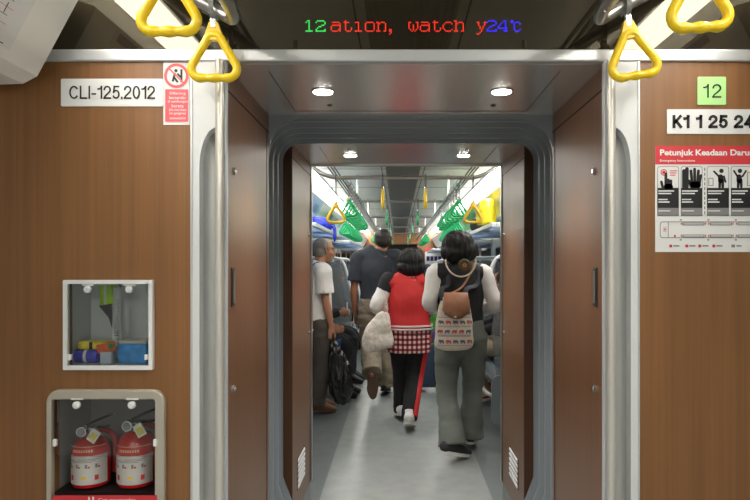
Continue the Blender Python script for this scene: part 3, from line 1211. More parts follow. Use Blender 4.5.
for a, b in rp_:
    ro = rrect(px(a), px(b), pz(216), pz(166.5), 0.006)
    ri = rrect(px(a) + 0.0014, px(b) - 0.0014, pz(216) + 0.0014, pz(166.5) - 0.0014, 0.005)
    ringprism(gry, ro, ri, y, y - 0.0003)
    rq(blk, a, b, 188, 208)
    rq(gry, a, b, 208, 216)
    for k, (q, f) in enumerate(((190.5, .85), (193, .7), (199, .5), (201.5, .6))):
        rq(lines, a + 1, a + 1 + (b - a - 3) * f, q, q + 1.2, 0.0006)
    rq(lines, a + 1, a + (b - a) * .6, 210.5, 211.4, 0.0006)
# pictograms: pressing hand, open palm, two standing figures
for q in ((665.5, 188, 665.5, 174, 1.4), (668, 188, 668, 180, 1.4), (670.5, 188, 670.5, 181, 1.4), (662.5, 188, 661, 182, 1.3), (666.5, 187, 669.5, 187, 3.2)):
    cap2(ink, *q)
ringprism(redb, circ(px(663.5), pz(172.5), 0.009, 20), circ(px(663.5), pz(172.5), 0.0066, 20), y, y - 0.0003)
prism(redb, circ(px(663.5), pz(172.5), 0.0045, 16), y, y - 0.0003)
for a in range(3):
    rq(redb, 669.5, 677 - a, 170.5 + a * 2.2, 171.3 + a * 2.2)
for q in ((683.5, 187, 683.5, 171, 1.8), (686.5, 187, 686.5, 169, 1.8), (692, 187, 690.5, 171, 1.4), (694.5, 187, 694.2, 169.2, 1.4), (697, 187, 698, 171, 1.4), (698.5, 187, 700.5, 175.5, 1.2), (691, 187, 688.5, 181, 1.4), (693, 185, 697, 185, 3.6)):
    cap2(ink2, *q)
for ink_, cx_, arms in ((ink3, 721, ((718.5, 176.5, 713.5, 171.5), (723.5, 176.5, 725, 182))), (ink4, 739.5, ((737, 176.5, 733.5, 171), (742, 176.5, 745.5, 171)))):
    prism(ink_, circ(px(cx_), pz(171), 0.006, 16), y, y - 0.0004)
    cap2(ink_, cx_ - .8, 177, cx_ - .8, 181, 2.6)
    cap2(ink_, cx_ - 1.6, 180, cx_ - 1.8, 187, 1.3)
    cap2(ink_, cx_ + 1.2, 180, cx_ + 1.4, 187, 1.3)
    for q in arms:
        cap2(ink_, *q, .9)
ringprism(gry, rrect(px(708), px(713), pz(186), pz(178), .002), rrect(px(708.7), px(712.3), pz(185.3), pz(178.7), .001), y, y - 0.0003)
ringprism(gry, rrect(px(746.5), px(751), pz(186), pz(172), .002), rrect(px(747.2), px(750.3), pz(185.3), pz(172.7), .001), y, y - 0.0003)
for k in range(10):
    rq(blk, 704.0, 704.7, 168 + k * 4.8, 171 + k * 4.8)
# carriage plan
ringprism(gry, rrect(px(659.5), px(790), pz(238), pz(221.5), 0.008), rrect(px(660.2), px(789), pz(237.3), pz(222.2), 0.007), y, y - 0.0003)
rq(gry, 667.5, 668.2, 222, 237.5)
rq(redb, 663.4, 664.0, 227, 232)
rq(redb, 665.2, 665.8, 227, 232)
rq(redb, 663.6, 665.6, 229, 229.8)
rq(redb, 673.5, 675.5, 235, 237)
for k in range(4):
    x0 = 682 + k * 27.5
    for q in (222.6, 234.6):
        rq(gry, x0, x0 + 22, q, q + 2.8, 0.0005)
        rq(lines, x0 + 1, x0 + 21, q + .9, q + 1.8, 0.0007)
        rq(redb, x0 - 1.6, x0 - .6, q, q + 2.2)
        rq(redb, x0 + 22.6, x0 + 23.6, q, q + 2.2)
    for q in (219.2, 239.2):
        rq(gry, x0 - 2.6, x0 - .6, q, q + 1.4)
for k, x0 in enumerate((669, 685, 698, 712)):
    rq(redb, x0, x0 + 2.8, 244.6, 247.4)
    rq(gry, x0 + 4, x0 + 10, 245.2, 246.6)
rq(gry, 731, 734.5, 244.6, 247.4)
rq(gry, 736, 741, 245.2, 246.6)
obj('black_fields', blk, INK, o)
obj('grey_lines', gry, INKG, o)
obj('hand_pictogram', ink, INK, o)
obj('palm_pictogram', ink2, INK, o)
obj('figure_pictogram', ink3, INK, o)
obj('figure_pictogram', ink4, INK, o)
obj('fine_print', lines, PAPER, o)
obj('red_marks', redb, INKR, o)

# route maps on the slanted panels of the nearer carriage
def route_map(label, s, y0, y1, flipped):
    a, b = V((1.012, 1.862)), V((0.895, 2.08))
    u = (b - a)
    n = V((-u.y, u.x)).normalized()          # towards the aisle and down
    def pt(t, yy, off):
        q = a + u * t + n * (-off if n.x > 0 else off)
        return (s * q.x, yy, q.y)
    o = thing('route_map', label, 'map', pt(0.12, (y0 + y1) / 2, 0.0))
    def quad(bm, t0, t1, ya, yb, off, th=0.0006):
        vs = [bm.verts.new(pt(t, yy, of)) for of in (off, off + th) for t, yy in ((t0, ya), (t1, ya), (t1, yb), (t0, yb))]
        for f in ((0, 1, 2, 3), (7, 6, 5, 4), (0, 4, 5, 1), (1, 5, 6, 2), (2, 6, 7, 3), (3, 7, 4, 0)):
            bm.faces.new([vs[i] for i in f])
    bm = bmesh.new()
    quad(bm, 0.10, 0.98, y0, y1, 0.0005)
    obj('sheet', bm, PAPER, o)
    bm = bmesh.new()
    quad(bm, 0.84, 0.95, y0 + 0.03, y1 - 0.02, 0.0013)
    quad(bm, 0.125, 0.135, y0 + 0.02, y1 - 0.03, 0.0013)
    obj('title_band', bm, INKP, o)
    rng = random.Random(5 if s < 0 else 9)
    bm, bm2 = bmesh.new(), bmesh.new()
    for line in range(4):
        tb = .24 + .15 * line
        for k in range(17):
            yy = y0 + .05 + k * (y1 - y0 - .10) / 17
            quad(bm, tb, tb + rng.uniform(.03, .11), yy, yy + .0022, .0013)
        quad(bm, tb - .012, tb - .006, y0 + .04, y1 - .06, .0013)
    for k in range(3):
        quad(bm2, 0.3 + .15 * k, 0.304 + .15 * k, y0 + .04, y1 - .05, 0.0011)
    if flipped:
        for k in range(5):
            for j in range(3):
                quad(bm2, 0.16 + .21 * j, 0.32 + .21 * j, y0 + .04 + k * .09, y0 + .11 + k * .09, 0.0016)
    obj('map_lines', bm, mat('map_line', (96, 90, 96), .6), o)
    obj('coloured_lines', bm2, INKP if flipped else INKR, o)


route_map('white route map with navy title on the slanted panel above the left window', -1, 0.95, 1.47, False)
route_map('notice sheet with navy blocks on the slanted panel above the right window', 1, 0.95, 1.47, True)

# ------------------------------------------------------------------ extinguisher cabinet
fc = thing('extinguisher_cabinet', 'silver framed cabinet holding two red extinguishers, low on the left wall', 'cabinet', (pq(106), YW, 0.58))
bm = bmesh.new()
X0, X1 = pq(47), pq(165)
outer = rrect(X0, X1, 0.56, qz(389.5), 0.035, 6, (0, 0, 1, 1))
inner = rrect(FX0 + 0.004, FX1 - 0.004, FZ0 + 0.01, FZ1 - 0.004, 0.006, 6)
ringprism(bm, outer, inner, YW - 0.018, YW)
fr = obj('frame', bm, mat('cabinet_frame', (188, 182, 170), 0.35, 0.4), fc)
bv = fr.modifiers.new('b', 'BEVEL')
bv.width = 0.005
bv.segments = 3
bv.limit_method = 'ANGLE'
bm = bmesh.new()
prism(bm, rrect(pq(58), pq(156), qz(456), qz(397.5), 0.012, 5, (1, 1, 0, 0)), YW - 0.016, YW - 0.013)
cv = obj('clear_cover', bm, ACRYL, fc)
for x in (78, 133):
    bm = bmesh.new()
    lathe(bm, [(0.006, -0.012), (0.010, -0.008), (0.010, 0.0)], (pq(x), YW - 0.016, qz(404.5)), 18, 'y')
    kn = obj('knob', bm, WHITEG, cv, auto=40)
    obj('clip', B(pq(x - 6), pq(x + 6), YW - 0.018, YW - 0.012, qz(399.5), qz(397.8)), WHITEG, cv)
for x in (56.3, 156.2):
    obj('catch', B(pq(x - 1.8), pq(x + 1.8), YW - 0.024, YW - 0.014, qz(445.5), qz(438.5), bev=0.002), WHITEG, fc)
ZF = qz(492) - 0.006
bm = bmesh.new()
box(bm, FX0 + 0.001, FX1 - 0.001, YW + 0.002, YW + 0.168, ZF - 0.012, ZF)
obj('shelf', bm, BLACK, fc)
lb = obj('red_label', B(pq(54), pq(158), YW - 0.021, YW - 0.0175, 0.575, qz(494.5), bev=0.001), INKR, fc)
bm = text_bm('Cara menggunakan', pq(100), pq(137), qz(501), qz(497), YW - 0.0218, 0.012)
merge(bm, text_bm('1. Tarik pin  2. Arahkan  3. Tekan', pq(62), pq(150), qz(511), qz(506), YW - 0.0218, 0.006))
for q in (90, 94):
    merge(bm, B(pq(q), pq(q + 1.5), YW - 0.0224, YW - 0.0214, qz(502), qz(495.5)))
obj('lettering', bm, PAPER, lb, recalc=False)


def label_mat(name):
    m = bpy.data.materials.new(name)
    m.use_nodes = True
    b = m.node_tree.nodes['Principled BSDF']
    b.inputs['Base Color'].default_value = (*lin((206, 206, 204)), 1)
    b.inputs['Roughness'].default_value = 0.35
    b.inputs['Metallic'].default_value = 0.3
    return m


SILV = label_mat('silver_label')


def arcpatch(bm, c, r, z0, z1, a0, a1, n=6):
    """a patch on a cylinder standing at c; angles from -y, radians"""
    pr = []
    for i in range(n + 1):
        a = a0 + (a1 - a0) * i / n
        pr.append((c[0] + r * math.sin(a), c[1] - r * math.cos(a)))
    lo = [bm.verts.new((p[0], p[1], z0)) for p in pr]
    hi = [bm.verts.new((p[0], p[1], z1)) for p in pr]
    for i in range(n):
        bm.faces.new((lo[i], lo[i + 1], hi[i + 1], hi[i]))


def extinguisher(pxc, label, ztop, tagc, tilt):
    yy = YW + 0.062
    d = yy
    x = CAMX + (pxc - VPX) * d / F
    z0 = ZF + 0.0012
    R = 0.0515
    t = thing('fire_extinguisher', label, 'fire extinguisher', (x, yy, z0), 0, 'fire extinguishers in the cabinet')
    c = (x, yy, z0)
    H = ztop - z0
    bm = bmesh.new()
    lathe(bm, [(0.040, 0), (R - .003, 0.004), (R, 0.012), (R, H - 0.045), (R * .94, H - 0.026), (R * .76, H - 0.011), (R * .45, H - 0.002), (0.017, H)], c, 36)
    bd = obj('cylinder', bm, REDP, t, auto=35)
    bm = bmesh.new()
    arcpatch(bm, c, R + 0.0006, z0 + 0.014, z0 + 0.094, -2.0, 1.35, 24)
    lbl = obj('paper_label', bm, SILV, bd, recalc=False)
    bm, bm2, bm3 = bmesh.new(), bmesh.new(), bmesh.new()
    for k in range(4):
        a = -0.85 + k * 0.5
        arcpatch(bm, c, R + 0.0011, z0 + 0.060, z0 + 0.071, a, a + 0.12, 2)
        arcpatch(bm2, c, R + 0.0011, z0 + 0.060, z0 + 0.065, a + 0.14, a + 0.24, 2)
    for k, a in enumerate((-.75, .62)):
        arcpatch(bm2, c, R + 0.0011, z0 + 0.026, z0 + 0.040, a, a + 0.2, 3)
    arcpatch(bm3, c, R + 0.0011, z0 + 0.030, z0 + 0.037, -.05, .2, 3)
    for k in range(3):
        arcpatch(bm, c, R + 0.0011, z0 + 0.084 - k * 0.004, z0 + 0.0855 - k * 0.004, -0.2 if k == 0 else -.9, .9 - .2 * k, 8)
    obj('print', bm, INKG, lbl, recalc=False)
    obj('red_print', bm2, INKR, lbl, recalc=False)
    obj('yellow_print', bm3, YEL, lbl, recalc=False)
    bm = bmesh.new()
    arcpatch(bm, c, R + 0.0009, z0 + 0.119, z0 + 0.1205, -1.2, 1.25, 16)
    for k in range(9):
        a = -.55 + k * .125
        arcpatch(bm, c, R + 0.0009, z0 + 0.104, z0 + 0.111, a, a + 0.07, 2)
    obj('band_print', bm, mat('gold_print', (226, 190, 150), .5), bd, recalc=False)
    bm = bmesh.new()
    lathe(bm, [(0.015, H - .002), (0.015, H + 0.012), (0.019, H + 0.014), (0.019, H + 0.026), (0.012, H + 0.030)], c, 20)
    vb = obj('valve', bm, STEEL, t, auto=40)
    bm = bmesh.new()
    lathe(bm, [(0.0145, -0.034), (0.0165, -0.030), (0.0165, -0.018)], (x - 0.012, yy, z0 + H + 0.02), 22, 'y')
    g = obj('gauge', bm, CHROME, t, auto=40)
    bm = bmesh.new()
    lathe(bm, [(0.011, -0.0352), (0.012, -0.034)], (x - 0.012, yy, z0 + H + 0.02), 22, 'y')
    obj('gauge_dial', bm, INKG, g)
    for k, (dz_, ln, up) in enumerate(((0.032, 0.075, 0.030), (0.022, 0.062, 0.004))):
        bm = bmesh.new()
        tube(bm, [(x - 0.012, yy, z0 + H + dz_), (x + 0.02, yy, z0 + H + dz_ + up * .5), (x + ln * .8, yy + 0.01, z0 + H + dz_ + up)], [(.008, .004)] * 3, side=(0, 1, 0), seg=8, sub=3)
        obj('lever', bm, BLACK if k else STEELDK, t, auto=50)
    bm = bmesh.new()
    tube(bm, [(x + 0.012, yy + 0.01, z0 + H + .02), (x + 0.045, yy + 0.035, z0 + H - 0.005), (x + 0.062, yy + 0.02, z0 + H - 0.06), (x + 0.060, yy + 0.018, z0 + 0.03)], 0.0085, seg=10, sub=4)
    obj('hose', bm, mat('hose_red', (150, 22, 26), .4), t, auto=50)
    bm = bmesh.new()
    Mx = Matrix.Translation((x + 0.028, yy - 0.044, z0 + H + 0.012)) @ Matrix.Rotation(tilt, 4, 'Y')
    box(bm, -0.013, 0.013, -0.0008, 0.0008, -0.018, 0.018)
    bmesh.ops.transform(bm, matrix=Mx, verts=bm.verts[:])
    tg = obj('inspection_tag', bm, tagc, t)
    bm = bmesh.new()
    box(bm, -0.009, 0.009, -0.0014, -0.0006, -0.012, 0.008)
    bmesh.ops.transform(bm, matrix=Mx, verts=bm.verts[:])
    obj('tag_print', bm, mat('tag_yellow', (214, 200, 90), .6), tg)
    bm = T([(x + 0.004, yy - 0.02, z0 + H + 0.028), (x + 0.016, yy - 0.046, z0 + H + 0.034), tuple(Mx @ V((0, -0.001, 0.018)))], 0.0012, seg=6)
    obj('tag_string', bm, WHITEG, tg)
    return t


extinguisher(91.5, 'red extinguisher with a tilted yellow-printed tag, left one in the wall cabinet', P(0, 435, 1.72).z, PAPER, 0.6)
extinguisher(136.5, 'red extinguisher standing slightly taller, right one in the wall cabinet', P(0, 429.5, 1.72).z, mat('tag_white', (220, 222, 210), .5), -0.5)
# ------------------------------------------------------------------ emergency equipment cabinet
ec = thing('equipment_cabinet', 'small white framed cabinet with clear door above the extinguisher cabinet', 'cabinet', (pq(107.5), YW, qz(370)))
bm = bmesh.new()
ringprism(bm, rrect(pq(63), pq(152.5), qz(370), qz(280), 0.003), rrect(pq(67), pq(148.6), qz(365.6), qz(283.9), 0.002), YW - 0.014, YW)
obj('frame', bm, WHITEG, ec)
dr = obj('clear_door', B(pq(67.3), pq(148.3), YW - 0.008, YW - 0.005, qz(365.3), qz(284.2)), ACRYL, ec)
for x in (87.5, 129):
    bm = bmesh.new()
    lathe(bm, [(0.006, -0.012), (0.0095, -0.008), (0.0095, 0.0)], (pq(x), YW - 0.008, qz(289.5)), 18, 'y')
    obj('knob', bm, WHITEG, dr, auto=40)
    obj('clip', B(pq(x - 6), pq(x + 6), YW - 0.010, YW - 0.004, qz(286.2), qz(284.5)), WHITEG, dr)
for x in (69.3, 146.2):
    obj('catch', B(pq(x - 1.5), pq(x + 1.5), YW - 0.016, YW - 0.006, qz(360), qz(354.5), bev=0.001), WHITEG, ec)
EB = EZ0 + 0.001


def emx(x, d=0.05):
    return CAMX + (x - VPX) * (YW + d) / F


def emz(yv, d=0.05):
    return CAMZ - (yv - VPY) * (YW + d) / F


# blue rolled pouch
t = thing('rolled_pouch', 'purple-blue rolled pouch lying in the equipment cabinet', 'pouch', (emx(87), YW + 0.045, EB))
bm = T([(emx(76), YW + .05, EB + 0.019), (emx(78), YW + .05, EB + 0.019), (emx(97), YW + .05, EB + 0.019), (emx(99), YW + .05, EB + 0.019)], [.015, .019, .019, .015], side=(0, 0, 1), seg=18, sub=2)
obj('roll', bm, mat('pouch_blue', (72, 78, 205), .45, var=.25, vscale=(60, 60, 60)), t, auto=50)
bm = T([(emx(86), YW + .05, EB + 0.019), (emx(89), YW + .05, EB + 0.019)], .0195, side=(0, 0, 1), seg=18, sub=1)
obj('band', bm, WHITEG, t)
# yellow packet, orange packet, blue box behind
t = thing('yellow_packet', 'yellow packet lying on top of the blue roll in the equipment cabinet', 'packet', (emx(93), YW + .06, EB + .038))
bm = bmesh.new()
box(bm, emx(80), emx(108), YW + .035, YW + .085, EB + .0385, EB + .062, bev=.006)
obj('wrapper', bm, mat('packet_yellow', (226, 210, 50), .4, var=.2, vscale=(70, 70, 70)), t)
bm = B(emx(92), emx(95), YW + .034, YW + .0365, EB + .04, EB + .060)
obj('strap_band', bm, INK, t)
t = thing('orange_packet', 'orange packet with green round mark in the equipment cabinet', 'packet', (emx(104), YW + .022, EB))
bm = bmesh.new()
box(bm, -.026, .026, -.006, .006, -.012, .014, bev=.004)
bmesh.ops.transform(bm, matrix=Matrix.Translation((emx(106, .02), YW + .022, EB + .046)) @ Matrix.Rotation(-.25, 4, 'Y'), verts=bm.verts[:])
obj('wrapper', bm, mat('packet_orange', (232, 98, 40), .45, var=.2, vscale=(90, 90, 90)), t)
bm = bmesh.new()
box(bm, emx(101, .02), emx(113, .02), YW + .012, YW + .032, EB, EB + .036, bev=.004)
obj('pack_base', bm, mat('packet_pale', (176, 190, 206), .4), t)
bm = bmesh.new()
lathe(bm, [(.0085, -.001), (.0085, .001)], (emx(112, .02), YW + .0145, EB + .052), 20, 'y')
obj('round_mark', bm, mat('mark_green', (40, 140, 70), .5), t)
t = thing('blue_box', 'bright blue box with pale lid in the equipment cabinet', 'box', (emx(133), YW + .06, EB))
obj('body', B(emx(120), emx(148.3), YW + .035, YW + .10, EB, EB + .056, bev=.004), mat('box_blue', (64, 150, 226), .4, var=.3, vscale=(45, 45, 45)), t)
obj('lid', B(emx(119.5), emx(148.4), YW + .034, YW + .101, EB + .056, EB + .064, bev=.002), mat('box_lid', (200, 196, 180), .4), t)
# hi-vis vest, black strap, coiled cord
t = thing('hi_vis_vest', 'lime yellow safety vest hanging folded in the equipment cabinet', 'vest', (emx(102), YW + .09, emz(305)))
bm = bmesh.new()
prism(bm, [(emx(96.5), emz(306)), (emx(110), emz(304)), (emx(107), emz(285)), (emx(96), emz(285))], YW + .07, YW + .085)
prism(bm, [(emx(98), emz(308)), (emx(111), emz(306)), (emx(108), emz(286)), (emx(99), emz(286))], YW + .088, YW + .10)
ob = obj('cloth', bm, mat('lime_cloth', (170, 220, 30), .7, var=.15, vscale=(50, 50, 50)), t)
obj('reflective_tape', B(emx(100.5), emx(103), YW + .0685, YW + .07, emz(305), emz(285)), ALU, t)
t = thing('black_strap', 'black webbing strap hanging below the lime vest in the cabinet', 'strap', (emx(106), YW + .07, emz(340)))
bm = bmesh.new()
prism(bm, [(emx(97), emz(306)), (emx(109), emz(304)), (emx(116), emz(336)), (emx(113), emz(338)), (emx(107), emz(318))], YW + .060, YW + .066)
obj('webbing', bm, mat('webbing_black', (36, 36, 40), .6), t)
t = thing('coiled_cord', 'clear coiled key cord hanging in the equipment cabinet', 'cord', (emx(119), YW + .035, emz(340)))
pts = []
for k in range(26 * 8 + 1):
    a = k / 8 * 2 * PI
    z = emz(287) + (emz(342) - emz(287)) * k / 208
    pts.append((emx(120 - 2.0 * k / 208) + .010 * math.cos(a), YW + .035 + .010 * math.sin(a), z))
obj('coil', T(pts, .0019, seg=5, sub=1), mat('cord_grey', (222, 224, 228), .25), t)
obj('hook', T([(pts[0][0], YW + .035, emz(287)), (pts[0][0] - .007, YW + .04, emz(284))], .003, seg=8, sub=1), CHROME, t)

# ------------------------------------------------------------------ seats, partitions and racks of the far carriage
SEATM = mat('seat_shell', (120, 130, 136), 0.4)
SEATC = mat('seat_cushion', (52, 74, 96), 0.7, var=0.15, vscale=(60, 60, 60))
RACKP = bpy.data.materials.new('rack_panel')
RACKP.use_nodes = True
nt_ = RACKP.node_tree
df_ = nt_.nodes['Principled BSDF']
df_.inputs['Base Color'].default_value = (*lin((206, 222, 240)), 1)
df_.inputs['Roughness'].default_value = 0.3
tl_ = nt_.nodes.new('ShaderNodeBsdfTranslucent')
tl_.inputs[0].default_value = (*lin((196, 218, 246)), 1)
mx_ = nt_.nodes.new('ShaderNodeMixShader')
mx_.inputs[0].default_value = 0.55
nt_.links.new(df_.outputs[0], mx_.inputs[1])
nt_.links.new(tl_.outputs[0], mx_.inputs[2])
nt_.links.new(mx_.outputs[0], nt_.nodes['Material Output'].inputs[0])
BENCH = {-1: [(5.75, 7.35), (8.85, 12.2), (13.7, 16.9)], 1: [(4.85, 7.35), (8.85, 12.2), (13.7, 16.9)]}
PART_Y = {-1: [7.42, 8.78, 12.27], 1: [4.80, 7.42, 8.78, 12.27]}
for s, side in ((-1, 'left'), (1, 'right')):
    for i, (a, b) in enumerate(BENCH[s]):
        t = thing('bench_seat', '%s long bench seat along the %s wall of the far carriage' % (ORD[i], side), 'seat', (s * 1.06, (a + b) / 2, 0))
        bm = bmesh.new()
        prism(bm, [(s * p[0], p[1]) for p in ((0.80, 0.36), (0.785, 0.385), (0.80, 0.412), (0.84, 0.418), (1.20, 0.40), (1.34, 0.40), (1.34, 0.33), (0.86, 0.33))], a, b)
        obj('seat_shell', bm, SEATM, t)
        bm = bmesh.new()
        prism(bm, [(s * p[0], p[1]) for p in ((0.86, 0.417), (0.87, 0.428), (1.22, 0.414), (1.22, 0.40))], a + 0.02, b - 0.02)
        obj('seat_cushion', bm, SEATC, t)
        bm = bmesh.new()
        prism(bm, [(s * p[0], p[1]) for p in ((1.26, 0.41), (1.30, 0.90), (1.345, 0.92), (1.345, 0.40))], a, b)
        obj('backrest', bm, SEATC, t)
        obj('base_box', B(*sorted((s * 1.0, s * 1.345)), a + 0.05, b - 0.05, 0.06, 0.33), SEATM, t)
        k = thing('luggage_rack', '%s white luggage rack over the bench on the %s wall' % (ORD[i], side), 'luggage rack', (s * 1.05, (a + b) / 2, 1.70), 0, None)
        ra, rb = (a + 0.0 if a > 6 else 5.1), b - 0.15
        for f0, f1 in ((0.745, 0.785), (1.30, 1.345)):
            obj('frame_bar', B(*sorted((s * f0, s * f1)), ra, rb, 1.675, 1.715, bev=0.008), WHITEG, k)
        n = max(2, int((rb - ra) / 0.85))
        for q in range(n + 1):
            y = ra + (rb - ra - 0.04) * q / n
            obj('bracket', B(*sorted((s * 0.785, s * 1.345)), y, y + 0.04, 1.670, 1.712, bev=0.006), WHITEG, k)
            if q < n:
                y1 = ra + (rb - ra - 0.04) * (q + 1) / n
                obj('panel', B(*sorted((s * 0.785, s * 1.30)), y + 0.04, y1, 1.688, 1.698), RACKP, k)
    for i, y in enumerate(PART_Y[s]):
        t = thing('seat_partition', '%s frosted seat end partition with white tube on the %s side' % (ORD[i], side), 'partition', (s * 0.95, y, 0))
        arc = [(0.60, 0.42), (0.585, 0.78), (0.66, 1.16), (0.715, 1.36), (0.78, 1.425), (0.90, 1.44), (1.10, 1.44), (1.345, 1.44)]
        obj('tube_frame', T([(s * p[0], y, p[1]) for p in arc], 0.016, sub=5, seg=12, side=(0, 1, 0)), WHITEG, t, auto=50)
        bm = bmesh.new()
        pp = [(s * p[0], p[1]) for p in ((0.74, 0.46), (0.70, 0.80), (0.745, 1.15), (0.785, 1.33), (0.85, 1.385), (0.95, 1.395), (1.335, 1.395), (1.335, 0.46))]
        prism(bm, pp, y - 0.004, y + 0.004)
        obj('panel', bm, FROST, t)
        bm = bmesh.new()
        prism(bm, [(s * p[0], p[1]) for p in rrect(0.70, 1.34, 0.07, 0.47, 0.06, 5, (1, 0, 0, 1))], y - 0.02, y + 0.02)
        obj('end_panel', bm, SEATM, t)
        obj('support_tube', T([(s * 0.60, y, 0.42), (s * 0.66, y, 0.33), (s * 0.75, y, 0.30)], 0.016, sub=4, seg=12, side=(0, 1, 0)), WHITEG, t, auto=50)
    # advertisement on the slanted panel
    a_, b_ = V((1.012, 1.862)), V((0.895, 2.08))
    for i, (ya, yb) in enumerate(((4.0, 6.9), (7.6, 10.2))):
        nm_ = ('yellow' if s > 0 else 'pale blue') if i == 0 else ('green and white' if s > 0 else 'white')
        t = thing('advert_panel', '%s advertisement sheet on the slanted panel above the %s %s' % (nm_, side, 'luggage rack' if i == 0 else 'door'), 'advertisement', (s * 0.95, (ya + yb) / 2, 1.97))
        bm = bmesh.new()
        n_ = V((-(b_ - a_).y, (b_ - a_).x)).normalized()
        if n_.x > 0:
            n_ = -n_
        def q2(f, o_):
            p = a_.lerp(b_, f) + n_ * o_
            return (s * p.x, p.y)
        prism(bm, [q2(.04, .0004), q2(.96, .0004), q2(.96, .002), q2(.04, .002)], ya, yb)
        rgb = ((232, 222, 92) if s > 0 else (186, 212, 226)) if i == 0 else ((120, 190, 120) if s > 0 else (214, 220, 222))
        sh = obj('sheet', bm, mat('advert_%s' % nm_, rgb, .5), t)
        bm = bmesh.new()
        for k in range(4):
            y0 = ya + .25 + k * (yb - ya) / 4
            prism(bm, [q2(.3, .002), q2(.7, .002), q2(.7, .0026), q2(.3, .0026)], y0, y0 + .32)
        obj('print_block', bm, mat('advert_print_%s' % nm_, (196, 204, 190) if s > 0 else (150, 184, 206), .5), sh)

ps = thing('wall_notice', 'white notice with red header on the far end wood wall', 'poster', (0.98, YEND, 1.4))
obj('sheet', B(0.72, 1.22, YEND - 0.004, YEND, 1.32, 1.80), PAPER, ps)
obj('header', B(0.72, 1.22, YEND - 0.006, YEND - 0.004, 1.70, 1.80), INKR, ps)
bm = bmesh.new()
for k in range(4):
    box(bm, 0.76 + .11 * k, 0.85 + .11 * k, YEND - 0.006, YEND - 0.004, 1.45, 1.58)
obj('print', bm, INKP, ps)

# ------------------------------------------------------------------ people
def jset(H, w=1.0):
    """standing joints, facing +y, left is -x"""
    J = dict(head=(0, .012, .925), neck=(0, -.008, .845), chest=(0, 0, .735), waist=(0, 0, .625), pelvis=(0, 0, .535),
             shL=(-.108 * w, 0, .81), shR=(.108 * w, 0, .81), elL=(-.135 * w, -.01, .635), elR=(.135 * w, -.01, .635),
             wrL=(-.14 * w, .03, .49), wrR=(.14 * w, .03, .49), hipL=(-.055, 0, .52), hipR=(.055, 0, .52),
             knL=(-.057, .012, .285), knR=(.057, .012, .285), anL=(-.058, -.01, .048), anR=(.058, -.01, .048),
             toL=(-.066, .10, .018), toR=(.066, .10, .018))
    return {k: V(v) * H for k, v in J.items()}


